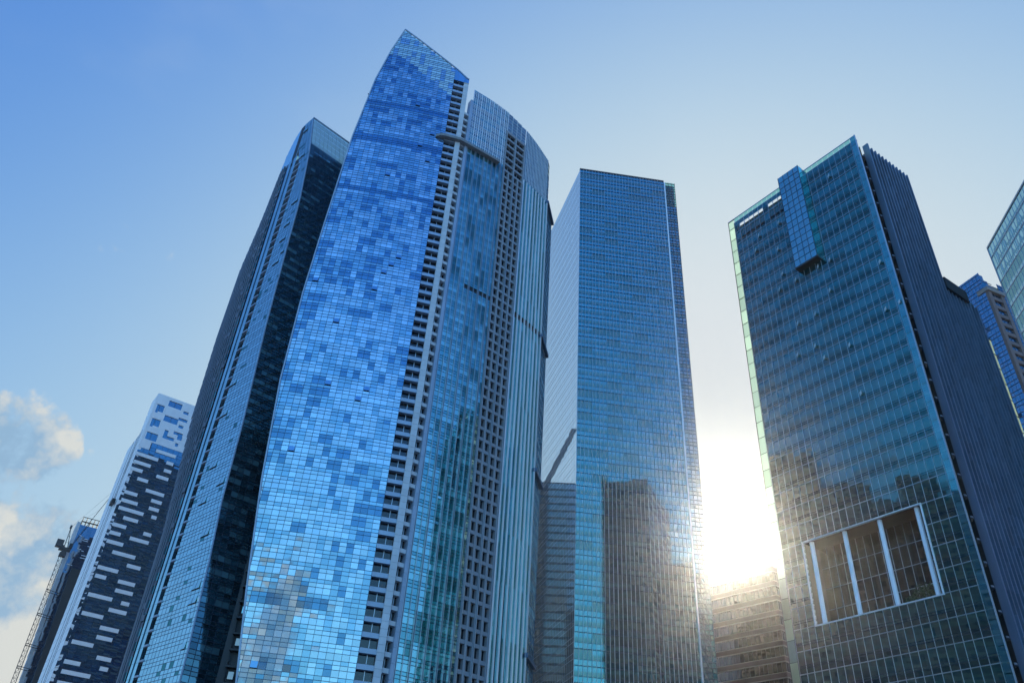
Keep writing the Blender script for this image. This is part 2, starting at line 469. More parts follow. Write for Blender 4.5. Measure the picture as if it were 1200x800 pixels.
    for c in range(nb + 1):
        s = sP + c * pb
        # paired silver fins
        for d in (-.17, .17) if c % 2 == 0 else (0,):
            G.box(bm, s + d - .05, s + d + .05, 6, 196, -.1, .35)
        G.box(grid, s - .12, s + .12, 196, ztr(s), -.1, .12)
        if c < nb: G.box(grid, s + pb / 2 - .05, s + pb / 2 + .05, 196, ztr(s), -.1, .10)
    bay.build('bay_glass', [M['bay_light'], M['bay_mid'], M['bay_dark'], M['pale_grid']], root)
    bm.build('bay_fins', M['mull_silver'], root)
    bw.build('bay_transoms', M['mull_dark'], root)
    # --- twin strip of framed windows
    tw = MB(); twp = MB(); wn = MB(); bay2 = MB()
    G.box(tw, sB1 + .02, sT1 - .02, 4, 213, -1.4, -1.0)
    for z in [6 + FL * i for i in range(0, 72)]:
        if z > 212: break
        top = ztr(sT1)
        wide = z > 194
        G.box(tw, sB1, sT1, z + 2.15, min(z + FL, top), -.9, .05)
        k = 2 if wide else 4
        wd = (sT1 - sB1) / k
        for i in range(k):
            a = sB1 + i * wd + .28; b = sB1 + (i + 1) * wd - .28
            G.panel(wn, a, b, z, z + 2.15, -.75, 0, .003)
            G.box(wn, (a + b) / 2 - .05, (a + b) / 2 + .05, z, z + 2.15, -.75, -.6, 1)
    for i in range(5):
        s = sB1 + (sT1 - sB1) * i / 4
        zz = 194 if i % 2 else 213
        G.box(twp, s - .28, s + .28, 6, zz, -.9, .14)
        if i % 2 == 0: G.box(twp, s - .06, s + .06, 6, 194, .14, .5, 1)
    for (za, zb, k, fi) in grid_rows(213.2, 224, FL, (0, .5, 1.0)):
        for c in range(4):
            a = sB1 + (sT1 - sB1) * c / 4; b = sB1 + (sT1 - sB1) * (c + 1) / 4
            zr = min(zb, ztr(b))
            if za > zr - .1: continue
            G.panel(bay2, a, b, za, zr, 0, 0, .004)
            G.box(grid, a, b, za - .05, za + .05, -.1, .06); G.box(grid, a - .05, a + .05, za, zr, -.1, .1)
    bay2.build('upper_glass', M['pale_grid'], root)
    tw.build('window_surround', M['frame_grey'], root)
    twp.build('window_frame', [M['frame_grey'], M['mull_silver']], root)
    w2 = wn.build('window', [M['recess'], M['mull_silver']], root); w2['kind'] = 'stuff'
    # --- right part with pale fins
    fg = MB(); fb = MB(); gaps = MB()
    nf = 8; pf = (sE - sT1 - .3) / nf
    for (za, zb, k, fi) in grid_rows(6.0, 224, FL, (0, .6, 1.0)):
        for c in range(nf * 2):
            s0 = sT1 + .3 + c * pf / 2; s1 = s0 + pf / 2
            zr = min(zb, ztr(s1))
            if za > zr - .1: continue
            if 139.5 <= za < 141.5 and k == 0:
                G.box(vents, s0 + .1, s1 - .1, za, zb, -.5, -.25); continue
            if za > 196:
                G.panel(fg, s0, s1, za, zr, 0, 2, .003)
                G.box(grid, s0, s1, za - .03, za + .03, -.1, .04)
                G.box(grid, s0 - .05, s0 + .05, za, zr, -.1, .08)
            else:
                G.panel(fg, s0, s1, za, zr, 0, 0 if c % 2 == 0 else (1 if noise2(c, fi // 4, 4) > .45 else 3), .003)
    for c in range(nf + 1):
        s = sT1 + .3 + c * pf
        G.box(fb, s - .16, s + .10, 6, 196, -.1, .4)
        G.box(gaps, s + .12, s + .42, 6, 196, -.05, .10)  # dark strip along one side of each fin
    fg.build('fin_bay_glass', [M['fin_glass'], M['bay_mid'], M['pale_grid'], M['bay_dark']], root)
    fb.build('vertical_fins', M['mull_white'], root)
    gaps.build('fin_dark_strip', M['mull_dark'], root)
    grid.build('crown_grid', M['mull_white'], root)
    G.box(vents, sP + 3 * pb, sE, 139.4, 141.2, -.62, -.52)
    vents.build('louvre_band', M['dark_metal'], root)
    # right end wall seen edge-on
    e0 = G.pt(sE, 0); e1 = polar(3.02, 195.5)
    E = Fac([(e0[0], e0[1]), e1])
    em = MB(); es = MB(); EL = E.L
    for (za, zb, k, fi) in grid_rows(6.0, 216.5, FL, (0, .7, 1.0)):
        w_ = EL if za < 196 else EL * .22
        E.panel(em, 0, w_, za, zb, 0, 2 if za > 196 else k, .003)
        E.box(es, 0, w_, za - .06, za + .06, -.1, .06)
    for i in range(1, 6):
        E.box(es, EL * i / 5 - .1, EL * i / 5 + .1, 6, 196, -.1, .08)
    for zz in (196, 141, 98, 52):
        E.box(es, -.3, E.L + .6, zz, zz + 1.0, -.1, .8)
    em.build('end_wall_glass', [M['end_glass'], M['fin_glass'], M['pale_grid']], root)
    es.build('end_wall_frame', M['mull_blue'], root)
    # long ledge with a tapered nose across the facade
    lg = MB()
    n = 26
    def both(az):
        if az < -7.1: return F, F_s(az)
        return G, G_s(az)
    prof = []
    for i in range(n + 1):
        az = -9.75 + (6.85) * i / n
        fac, s = both(az)
        o = 1.45 * min(1, .25 + i / 3.0)
        prof.append((fac.pt(s, 0, -.05), fac.pt(s, 0, o)))
    for (a, b), (c, d) in zip(prof, prof[1:]):
        z0, z1 = 194.5, 195.5
        lg.hexa([(a[0], a[1], z0), (b[0], b[1], z0), (d[0], d[1], z0), (c[0], c[1], z0),
                 (a[0], a[1], z1), (b[0], b[1], z1), (d[0], d[1], z1), (c[0], c[1], z1)])
    lg.build('ledge', M['concrete'], root)
    # body behind: left flank a little inside the lens edge, back wall, roof
    body = MB()
    nb_ = Vector((-.16, .987)).normalized()
    lf = []
    side = []
    for i in range(0, 42):
        z = i * 6.0
        z = min(z, 231)
        az = lerp_table([(0, -17.0), (40, -17.1), (70, -17.6), (102, -18.3), (128, -18.45), (151, -18.3), (188, -17.9), (216, -17.1), (232, -16.2)], z)
        s = F_s(az); s = s + .25
        p = F.pt(s, z, -.7); q = (p[0] - .16 * 24, p[1] + .987 * 24, z)
        side.append((p, q))
        if z >= 231: break
    for (p, q), (p2, q2) in zip(side, side[1:]):
        body.face([q, p, p2, q2], 0)
    back_r = (e1[0] - .45 * 14, e1[1] + .89 * 14)
    for (p, q), (p2, q2) in zip(side, side[1:]):
        body.face([(back_r[0], back_r[1], q[2]), q, q2, (back_r[0], back_r[1], q2[2])], 0)
    body.face([(e1[0], e1[1], 0), (back_r[0], back_r[1], 0), (back_r[0], back_r[1], 195), (e1[0], e1[1], 195)], 0)
    # front lining behind the glazing so the rooms are closed
    pr = None
    for i in range(0, 30):
        if i < 15: fac, s = F, F.L * i / 14
        else: fac, s = G, G.L * (i - 15) / 14
        p = fac.pt(s, 0, -1.7)
        if pr is not None and i > 2:
            body.face([(pr[0], pr[1], 0), (p[0], p[1], 0), (p[0], p[1], 211), (pr[0], pr[1], 211)], 1)
        pr = p
    rp = [F.pt(F.L * .12, 211, -1.7), F.pt(F.L * .5, 211, -1.7), F.pt(F.L, 211, -1.7), G.pt(G.L * .5, 211, -1.7), G.pt(sE, 211, -2.2), (back_r[0] - 4, back_r[1], 211), (side[-1][1][0], side[-1][1][1], 211)]
    body.face(rp, 2)
    body.build('body', [M['flank_dark'], M['dark_metal'], M['roof']], root)
    # balconies on the left flank, glimpsed below the curved edge
    for z in [6 + 3 * i for i in range(0, 24)]:
        az = lerp_table([(0, -17.0), (40, -17.1), (70, -17.6), (102, -18.3)], z)
        s = F_s(az) + .25
        bal = MB(); F.box(bal, s - .35, s + 2.6, z, z + .35, -2.6, -.66)
        if int(z) % 2 == 0: F.box(bal, s + .5, s + 1.5, z + .9, z + 2.2, -.68, -.62, 1)
        bal.build('balcony', [M['dark_metal'], M['sail_mid']], root)
    return root

# ================================================================== SECOND SAIL (left, behind)
def build_second_tower():
    cx, cy = -70.3, 172.8
    u = Vector((math.sin(R_(-45)), math.cos(R_(-45))))      # along the oblique face, away from us
    root = thing('glass_tower', 'dark curved-sided glass tower half hidden behind the tallest one, with shaded right flank', 'skyscraper', (cx - 5, cy + 12, 0))
    # facade local: s grows from far-left to the corner; built left to right
    far = (cx + u.x * 40, cy + u.y * 40)
    near = (cx - u.x * 30, cy - u.y * 30)
    F = Fac([far, near])           # L = 70, corner at top: s = 40
    def F_s(az, lo=-5, hi=75):
        for _ in range(40):
            m = (lo + hi) / 2; q = F.pt(m, 0)
            if math.degrees(math.atan2(q[0], q[1])) < az: lo = m
            else: hi = m
        return lo
    corner = [(0, -19.2), (42, -19.55), (60, -19.84), (73, -20.15), (93, -20.3), (122, -20.73), (148, -20.95), (170, -21.1), (195, -21.6), (215, -22.2)]
    left = [(0, -23.4), (43, -23.63), (72, -23.81), (108, -24.45), (134, -24.62), (160, -24.62), (178, -24.3), (193, -24.1), (207, -23.8), (215, -23.2)]
    FL = 3.0
    cs = {}
    def sc(z):
        k = round(z, 2)
        if k not in cs: cs[k] = F_s(lerp_table(corner, z))
        return cs[k]
    def sleft(z): return F_s(lerp_table(left, z))
    # strips measured back from the corner (metres at their foot)
    W_GL = lambda z: (sc(z) - F_s(lerp_table([(0, -21.9), (70, -21.97), (190, -22.12), (200, -22.55), (215, -22.75)], z)))
    g = MB(); mu = MB(); comb = MB(); combw = MB(); pil = MB(); rib = MB(); ribg = MB(); spots = []
    ch = MB(); chm = MB()
    for (za, zb, k, fi) in grid_rows(9, 215, FL, (0, .45, .72, 1)):
        c0, c1 = sc(za), sc(zb)
        w = W_GL(za)
        n = max(2, int(round(w / 1.5)))
        for i in range(n):
            a0 = c0 - w + w * i / n; a1 = c0 - w + w * (i + 1) / n
            dz = c1 - c0
            v = noise2(i // 2, fi, 41)
            F.panel(g, a0, a1, za, zb, 0, 1 if noise2(i, fi * 3 + k, 42) < .035 else 0, .004, a0, a0 + dz)
            F.box(mu, a1 - .04, a1 + .04, za, zb, -.1, .025)
            F.box(mu, a0, a1, za - .05, za + .05, -.1, .025)
            if k == 0 and i < n - 1 and noise2(i // 2, fi, 44) < .10: spots.append((a0, a1, za, zb))
    azA = [(0, -21.9), (70, -21.97), (190, -22.12), (215, -22.4)]
    azB = [(0, -22.1), (70, -22.17), (190, -22.46), (215, -22.6)]
    azC = [(0, -22.6), (70, -22.70), (190, -23.15), (215, -23.3)]
    z = 9
    while z < 197:
        c = F_s(lerp_table(azA, z)); e = F_s(lerp_table(azB, z)); r0 = F_s(lerp_table(azC, z))
        bc = MB(); F.box(bc, e, c, z, z + .42, -1.0, .22); bc.build('balcony', M['cladding_blue'], root)
        F.panel(combw, e, c, z + .42, z + 3, -.75, 0, .002)
        # two bright pilasters with glazing between them
        wd = e - r0
        F.box(pil, e - wd * .30, e - wd * .02, z, z + 2.95, -.8, .16)
        F.box(pil, e - wd * .72, e - wd * .48, z, z + 2.95, -.8, .16)
        F.panel(combw, e - wd * .48, e - wd * .30, z, z + 3, -.2, 0, .002)
        F.panel(combw, r0, e - wd * .72, z, z + 3, -.2, 0, .002)
        lft = sleft(z)
        nn = max(3, int(round((r0 - lft) / 1.5)))
        for i in range(nn):
            a = r0 - (r0 - lft) * (i + 1) / nn; b = r0 - (r0 - lft) * i / nn
            bow = -.9 * ((i + 1) / nn) ** 2 * 2.5
            F.box(rib, a + .05, a + .42, z, z + 3.02, bow - .8, bow + .26)
            F.panel(ribg, a, b, z, z + 1.9, bow, 0 if noise2(i, int(z), 3) > .35 else 1, .006)
            F.panel(ribg, a, b, z + 1.9, z + 3, bow, 2, .004)
            if i < 6 and noise2(i, int(z), 77) < .16:
                F.box(rib, a + .3, b - .05, z + .2, z + 1.5, bow, bow + .2, 0)
        z += 3
    g.build('glass_facade', [M['b_light'], M['bay_dark']], root)
    mu.build('mullion_grid', M['mull_blue'], root)
    combw.build('recessed_glazing', M['recess'], root)
    pil.build('pilaster', M['b_light'], root)
    rib.build('vertical_ribs', M['rib_dark'], root)
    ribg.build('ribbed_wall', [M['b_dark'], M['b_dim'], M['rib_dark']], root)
    for (a0, a1, za, zb) in spots[:60]:
        o = MB(); P = F.pt
        o.hexa([P(a0 + .1, za + .1, .24), P(a1 - .1, za + .1, .24), P(a1 - .1, za + .1, .2), P(a0 + .1, za + .1, .2),
                P(a0 + .1, zb, .12), P(a1 - .1, zb, .12), P(a1 - .1, zb, .05), P(a0 + .1, zb, .05)], 0)
        F.box(o, a0 + .1, a1 - .1, za + .02, za + .09, .03, .2, 1)  # dark bar in place of the shaded gap under the sash
        o.build('open_window', [M['b_light'], M['dark_metal']], root)
    # curved crown of the far part: pale sheet under the sweeping roofline
    cw = MB(); prev = None
    for i in range(15):
        t = i / 14
        az = -22.62 - 1.62 * t
        s = F_s(az)
        zt_ = lerp_table([(-24.3, 178), (-24.1, 193), (-23.8, 207), (-23.3, 213), (-22.9, 215), (-22.6, 215)], az)
        if prev:
            s_, z_ = prev
            bow = -.9 * t * t * 2.5
            cw.face([F.pt(s_, 196 - 30 * max(0, t - .55), bow + .05), F.pt(s, 196 - 30 * max(0, t - .55), bow), F.pt(s, zt_, bow), F.pt(s_, z_, bow + .05)], 0)
        prev = (s, zt_)
    cw.build('curved_crown', M['b_light'], root)
    rc = MB(); s = F_s(-22.72)
    F.box(rc, s - 1.6, s + .2, 196, 214.2, -2.5, .12)
    rc.build('crown_dark_box', M['dark_metal'], root)  # flush dark box; a recess's shade is put into its colour
    # shaded right flank: from the corner line back towards the other tower
    w_ = Vector((math.sin(R_(48)), math.cos(R_(48))))
    d = MB(); dm = MB(); crn = MB(); crm = MB()
    LW = 26.0; n = 17
    def q(z, s, o=0):
        p = F.pt(sc(z), z, 0)
        return (p[0] + w_.x * s + w_.y * o, p[1] + w_.y * s - w_.x * o, z)
    for (za, zb, k, fi) in grid_rows(9, 215, FL, (0, .45, .72, 1)):
        for i in range(n):
            s0 = LW * i / n; s1 = LW * (i + 1) / n
            a = noise2(i // 2, fi, 51); b = noise2(i, fi, 52)
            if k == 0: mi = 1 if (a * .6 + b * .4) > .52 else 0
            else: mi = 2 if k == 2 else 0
            e = [rng.gauss(0, .004) for _ in range(4)]
            quad = [q(za, s0, e[0]), q(za, s1, e[1]), q(zb, s1, e[2]), q(zb, s0, e[3])]
            if za > 199: crn.face(quad, 0)
            else: d.face(quad, mi)
            tgt = crm if za > 199 else dm
            for (A, B, C_) in ((q(za, s0, 0), q(zb, s0, 0), .07),):
                tgt.bar(A, B, C_)
        A = q(za, 0, .02); B = q(za, LW, .02)
        (crm if za > 199 else dm).bar(A, B, .08)
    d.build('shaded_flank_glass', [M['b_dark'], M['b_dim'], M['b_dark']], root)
    dm.build('shaded_flank_mullions', M['mull_dark'], root)
    crn.build('crown_screen', M['sail_crown'], root)
    crm.build('crown_lattice', M['mull_silver'], root)
    ed = MB(); prev = None
    for i in range(70):
        z = 6 + i * 3.0
        if z > 215: z = 215
        p = F.pt(sc(z), z, .1)
        if prev: ed.bar(prev, p, .16)
        prev = p
    ed.bar(q(215, 0), q(215, LW), .25)
    ed.build('edge_trim', M['cladding_blue'], root)
    ln = MB()
    ln.bar(q(9, LW - 12.4, .15), q(120, LW - 12.4, .15), .09)
    # closed body behind
    b = MB()
    bo = Vector((math.sin(R_(-45)), math.cos(R_(-45))))
    zs = [0, 40, 80, 120, 160, 199]
    for z0, z1 in zip(zs, zs[1:]):
        a0 = F.pt(sc(z0) - .4, z0, -1.8); a1 = F.pt(sc(z1) - .4, z1, -1.8)
        l0 = F.pt(sleft(z0) + .5, z0, -3.4); l1 = F.pt(sleft(z1) + .5, z1, -3.4)
        r0 = q(z0, LW, -.3); r1 = q(z1, LW, -.3)
        f0 = (l0[0] + w_.x * (LW - 4), l0[1] + w_.y * (LW - 4), z0); f1 = (l1[0] + w_.x * (LW - 4), l1[1] + w_.y * (LW - 4), z1)
        b.face([l0, a0, a1, l1], 1)
        aa0 = q(z0, .3, -.5); aa1 = q(z1, .3, -.5)
        b.face([aa0, r0, r1, aa1], 1)
        b.face([r0, f0, f1, r1], 0); b.face([f0, l0, l1, f1], 0)
        if z1 == 199: b.face([a1, r1, f1, l1], 2)
    b.build('body', [M['flank_dark'], M['dark_metal'], M['roof']], root)
    return root

# ================================================================== CENTRAL OFFICE TOWER
def build_central_tower():
    P0 = (21.7, 213.4); P1 = (55.1, 216.6); P2 = (59.7, 217.0)
    H = 245.0; FL = 4.2
    root = thing('office_tower', 'flat-fronted blue office tower in the middle, its left flank bright with reflected sky', 'skyscraper', (38, 232, 0))
    F = Fac([P0, P1])
    n = 28; p = F.L / n
    g = MB(); mu = MB(); tr = MB()
    for (za, zb, k, fi) in grid_rows(H - 58 * FL, H, FL, (0, .30, .60, .64, 1.0)):
        for i in range(n):
            mi = 1 if k in (0, ) else 0
            if k == 2: continue
            if k == 1 and noise2(i // 4, fi, 61) < .25: mi = 1
            F.panel(g, i * p, (i + 1) * p, za, zb, 0, mi, .0013)
        if k == 2: F.box(tr, 0, F.L, za - .02, zb + .03, -.2, .12)
        if k == 0: F.box(tr, 0, F.L, za - .07, za + .07, -.2, .05)
    for i in range(n + 1):
        F.box(mu, i * p - .05, i * p + .05, 2, H, -.1, .22 if i % 2 else .32)
    g.build('glass_facade', [M['c_front'], M['c_span']], root)
    mu.build('vertical_fins', M['mull_silver'], root)
    tr.build('transoms', M['mull_dark'], root)
    pr = MB(); F.box(pr, -.1, F.L, H, H + .7, -.6, .2); pr.build('parapet', M['dark_metal'], root)
    # bright slot and right strip
    q = Vector((P1[0] - P0[0], P1[1] - P0[1])).normalized()
    S = Fac([(P1[0] + q.x * 0, P1[1] + q.y * 0), P2])
    st = MB(); S.box(st, .05, .5, 2, H - .5, -1.0, .25); st.build('corner_trim', M['mull_white'], root)
    s = MB(); sm = MB(); top = MB()
    n2 = 3
    for (za, zb, k, fi) in grid_rows(H - 58 * FL, H + .6, FL, (0, .3, .62, 1.0)):
        for i in range(n2):
            a = .7 + (S.L - .7) * i / n2; b = .7 + (S.L - .7) * (i + 1) / n2
            if za > H - 13: S.panel(top, a, b, za, zb, -.6, 0, .004)
            else: S.panel(s, a, b, za, zb, -.6, 1 if k == 0 else 0, .004)
            S.box(sm, b - .05, b + .05, za, zb, -.7, -.45)
        S.box(sm, .7, S.L, za - .06, za + .06, -.7, -.45)
    s.build('strip_glass', [M['c_slot'], M['c_span']], root)
    top.build('strip_crown', M['green_see'], root)
    sm.build('strip_mullions', M['mull_dark'], root)
    # left flank, seen at a raking angle
    B0 = (13.0, 249.2)
    Lf = Fac([B0, P0])
    l = MB(); lm = MB(); nl = 26; pl = Lf.L / nl
    for (za, zb, k, fi) in grid_rows(H - 58 * FL, H, FL, (0, .33, 1.0)):
        for i in range(nl): Lf.panel(l, i * pl, (i + 1) * pl, za, zb, 0, 0, .0006)
        Lf.box(lm, 0, Lf.L, za - .05, za + .05, -.1, .02)
    for i in range(nl + 1): Lf.box(lm, i * pl - .05, i * pl + .05, 2, H, -.1, .02)
    l.build('flank_glass', M['c_left'], root)
    lm.build('flank_mullions', M['mull_silver'], root)
    b = MB()
    bk = [(P0[0] + .6, P0[1] + .6), (P2[0] - .3, P2[1] + 1.2), (P2[0] - 6, P2[1] + 37), (B0[0] + .7, B0[1] + .4)]
    closed_body(b, bk, 0, H - .4, 0, 1)
    b.build('body', [M['flank_dark'], M['roof']], root)
    return root

# ================================================================== RIGHT OFFICE TOWER (sky garden)
def build_right_tower():
    L0 = (52.8, 145.3); R0 = (73.6, 115.3)
    H = 149.9; FL = 3.756; zb0 = 48.6 - 12 * FL
    root = thing('office_tower', 'teal glass office tower with projecting glazed box at the roof and open sky garden', 'skyscraper', (78, 143, 0))
    F = Fac([L0, R0])
    n = 24; s0_ = 1.86; p = (F.L - s0_) / n
    gs0 = s0_ + 3 * p; gs0 = 6.55; gs1 = 29.6; gz0, gz1 = 48.6, 63.6
    g = MB(); mu = MB(); tr = MB(); dk = MB(); clr = MB()
    cols = [s0_ + i * p for i in range(n + 1)]
    specks = []
    for (za, zb, k, fi) in grid_rows(zb0, H, FL, (0, .28, .64, 1.0)):
        for i in range(n):
            a, b = cols[i], cols[i + 1]
            if gz0 - .05 < (za + zb) / 2 < gz1 + .05:
                if a >= gs0 - .01 and b <= gs1 + .01: continue
                if a < gs0 < b: b = gs0
                elif a < gs1 < b: a = gs1
            if zb > 143.9 and za < 147.4 and 2.5 < a < 16.2 and noise2(i, 3, 71) > .16:
                if k == 1:
                    o = MB(); F.panel(o, a + .15, b - .15, 144.3, 147.2, -.02, 0, .004); o.build('clear_window', M['green_see'], root)
                if k == 0 and zb < 145: F.panel(g, a, b, za, min(zb, 144.2), 0, 1, .0035)
                continue
            mi = 1 if k == 0 else 0
            if k == 1 and noise2(i // 3, fi, 72) < .3: mi = 1
            F.panel(g, a, b, za, zb, 0, mi, .0022)
            if k == 1 and za > 86 and noise2(i, fi, 75) < .045: specks.append((a, b, za, zb))
        def hb(mb, z0, z1, o):
            if gz0 < (z0 + z1) / 2 < gz1:
                F.box(mb, s0_, gs0, z0, z1, -.1, o); F.box(mb, gs1, F.L, z0, z1, -.1, o)
            else: F.box(mb, s0_, F.L, z0, z1, -.1, o)
        if k == 0: hb(mu, za - .045, za + .045, .16)
        if k == 1: hb(dk, za - .12, za - .02, .05); hb(dk, za + .30, za + .38, .05)
    for i in range(n + 1):
        s = cols[i]
        if gs0 < s < gs1:
            F.box(mu, s - .028, s + .028, 2, gz0, -.1, .12); F.box(mu, s - .028, s + .028, gz1, H, -.1, .12)
        else: F.box(mu, s - .028, s + .028, 2, H, -.1, .12)
    g.build('glass_facade', [M['d_front'], M['d_span']], root)
    mu.build('mullion_grid', M['mull_silver'], root)
    dk.build('transoms', M['mull_dark'], root)
    for (a, b, za, zb) in specks[:60]:
        o = MB(); P = F.pt
        o.hexa([P(a + .35, zb - .85, .10), P(b - .45, zb - .85, .62), P(b - .48, zb - .85, .66), P(a + .32, zb - .85, .14),
                P(a + .35, zb - .1, .10), P(b - .45, zb - .1, .62), P(b - .48, zb - .1, .66), P(a + .32, zb - .1, .14)], 0)
        o.build('open_window', [M['mull_white']], root)  # white colour stands in for bright sky mirrored in the open panes
    # glass fins carried past both edges and the roof
    fn = MB(); fj = MB()
    z = 2.0
    while z < H + 1:
        z1 = min(z + 3.7, H + 1.2)
        F.panel(fn, .08, 1.66, z, z1, .0, 0, .02)
        F.box(fj, 0, 1.86, z1 + .0, z1 + .1, -.1, .06); z += 3.756
    F.box(fj, 0, .09, 2, H + 1.2, -.08, .08); F.box(fj, 1.72, 1.9, 2, H, -.3, .1)
    fn.build('edge_fin', M['frosted'], root)
    fj.build('edge_fin_frame', M['dark_metal'], root)
    e2 = MB(); z = 2.0
    while z < H + 1:
        z1 = min(z + 3.6, H + 1.4); F.panel(e2, F.L - 1.25, F.L - .1, z, z1, .22, 0, .004); z += 3.756
    e2.build('edge_fin', M['d_edge'], root)
    e3 = MB(); F.box(e3, F.L - .1, F.L + .02, 2, H + 1.5, -.05, .3); e3.build('edge_trim', M['mull_silver'], root)
    pr = MB(); i = 0
    for i in range(n): F.panel(pr, cols[i] + .03, cols[i + 1] - .03, H + .1, H + 1.4, 0, 0, .004)
    pr.build('glass_parapet', M['green_see'], root)
    pc = MB(); F.box(pc, 0, F.L, H + 1.4, H + 1.55, -.08, .08); F.box(pc, s0_, F.L, H - .02, H + .12, -.5, .07)
    pc.build('parapet_rail', M['mull_silver'], root)
    # projecting glazed box near the roof
    bx = MB(); bmu = MB()
    b0, b1, bz0, bz1, bo = 16.8, 22.4, 123.8, 152.5, 1.6
    nr = 15
    for j in range(nr):
        za = bz0 + (bz1 - bz0) * j / nr; zb = bz0 + (bz1 - bz0) * (j + 1) / nr
        for i in range(4):
            a = b0 + (b1 - b0) * i / 4; b = b0 + (b1 - b0) * (i + 1) / 4
            F.panel(bx, a, b, za, zb, bo, 0, .003)
        F.box(bmu, b0, b1, za - .05, za + .05, bo - .1, bo + .06)
        for s in (b0, b1):
            bx.face([F.pt(s, za, 0.02), F.pt(s, za, bo), F.pt(s, zb, bo), F.pt(s, zb, .02)], 1)
    for i in range(5):
        a = b0 + (b1 - b0) * i / 4
        F.box(bmu, a - .05, a + .05, bz0, bz1, bo - .1, bo + .06)
    bx.build('box_glass', [M['d_bay'], M['d_front']], root)
    bmu.build('box_mullions', M['mull_dark'], root)
    bs = MB(); F.box(bs, b0 - .05, b1 + .05, bz0 - .45, bz0 - .02, .0, bo + .1); bs.build('box_soffit', M['dark_metal'], root)
    bt = MB(); F.box(bt, b0 + .05, b1 - .05, bz0 + .2, bz1 - .1, -4, bo - .2); bt.build('box_core', M['dark_metal'], root)
    # sky garden: a recess three storeys high
    dp = -5.0
    rc = MB()
    P = F.pt
    rc.face([P(gs0, gz0, 0), P(gs1, gz0, 0), P(gs1, gz0, dp), P(gs0, gz0, dp)], 0)
    rc.face([P(gs0, gz1, 0), P(gs1, gz1, 0), P(gs1, gz1, dp), P(gs0, gz1, dp)], 1)
    rc.face([P(gs0, gz0, 0), P(gs0, gz1, 0), P(gs0, gz1, dp), P(gs0, gz0, dp)], 1)
    rc.face([P(gs1, gz0, 0), P(gs1, gz1, 0), P(gs1, gz1, dp), P(gs1, gz0, dp)], 1)
    rc.build('garden_recess', [M['concrete'], M['dark_reveal']], root)
    bw = MB(); bwm = MB()
    for j in range(4):
        for i in range(15):
            a = gs0 + (gs1 - gs0) * i / 15; b = gs0 + (gs1 - gs0) * (i + 1) / 15
            F.panel(bw, a, b, gz0 + 3.75 * j, gz0 + 3.75 * (j + 1), dp + .3, 0, .003)
            F.box(bwm, b - .04, b + .04, gz0 + 3.75 * j, gz0 + 3.75 * (j + 1), dp + .25, dp + .42)
        F.box(bwm, gs0, gs1, gz0 + 3.75 * j - .05, gz0 + 3.75 * j + .05, dp + .25, dp + .4)
    bw.build('garden_glass', M['j_glass'], root); bwm.build('garden_mullions', M['mull_silver'], root)
    fr = MB()
    F.box(fr, gs0 - .25, gs1 + .25, gz1, gz1 + .2, -.3, .3); F.box(fr, gs0 - .25, gs1 + .25, gz0 - .2, gz0, -.3, .25)
    F.box(fr, gs0 - .22, gs0, gz0, gz1, -.3, .25); F.box(fr, gs1, gs1 + .22, gz0, gz1, -.3, .25)
    fr.build('garden_frame', M['mull_white'], root)
    for i in range(4):
        s = gs0 + 1.3 + i * (gs1 - gs0 - 2.4) / 3
        c = MB(); q0 = P(s, gz0 + .01, -.75); q1 = P(s, gz1 - .01, -.75)
        c.bar(q0, q1, .42, 0, 14)
        o = c.build('column', M['white_panel'], root)
    # dark recess between front and ribbed side, with curved balcony slabs
    R1 = (76.6, 117.2); dS = Vector((12.3, 7.7)).normalized()
    rcs = MB()
    a0 = Vector(R0) + Vector((.57, .8)) * .2; 
    inn = Vector((-.531, .848))
    A = Vector((74.4, 116.0)); Bq = Vector(R1)
    A2 = A + inn * 4.5; B2 = Bq + inn * 4.5
    for q0, q1 in ((A, A2), (A2, B2), (B2, Bq)):
        rcs.face([(q0.x, q0.y, 0), (q1.x, q1.y, 0), (q1.x, q1.y, H - 1.5), (q0.x, q0.y, H - 1.5)], 0)
    rcs.build('side_recess', M['dark_metal'], root)
    z = zb0
    while z < H - 2:
        m = 8; pts = []; bl = MB()
        for i in range(m + 1):
            t = i / m; c = A.lerp(Bq, t) + inn * (1.2 - 0.9 * math.sin(math.pi * t))
            pts.append(c)
        for c0, c1 in zip(pts, pts[1:]):
            bl.hexa([(c0.x, c0.y, z), (c1.x, c1.y, z), ((c1 + inn * 2.4).x, (c1 + inn * 2.4).y, z), ((c0 + inn * 2.4).x, (c0 + inn * 2.4).y, z),
                     (c0.x, c0.y, z + .3), (c1.x, c1.y, z + .3), ((c1 + inn * 2.4).x, (c1 + inn * 2.4).y, z + .3), ((c0 + inn * 2.4).x, (c0 + inn * 2.4).y, z + .3)])
        bl.build('balcony', M['rib_dark'], root)
        z += FL
    # ribbed side: tall slab, then the lower block
    T = Fac([R1, (R1[0] + dS.x * 27.5, R1[1] + dS.y * 27.5)])
    sg = MB(); rb = MB(); lowr = MB()
    for (za, zb, k, fi) in grid_rows(zb0, 149.9, FL, (0, .35, 1.0)):
        for i in range(20):
            a = i * 1.3; b = a + 1.3
            if a >= 14.2 and zb > 118: continue
            T.panel(sg, a, b, za, zb, -.05, 1 if k == 0 else 0, .004)
        for i in range(12):
            a = i * 1.3
            T.box(rb, a - .16, a + .16, za, zb + .0, -.1, .62)
        if za < 115:
            for i in range(12, 21):
                a = i * 1.3
                T.box(rb, a - .16, a + .16, za, zb, -.1, .5)
    sg.build('side_glass', [M['d_side'], M['b_dark']], root)
    rb.build('vertical_ribs', M['rib_blue'], root)
    ro = MB(); T.box(ro, 14.6, 22.6, 115.6, 118.5, -14, .9); ro.build('lower_roof', M['dark_metal'], root)
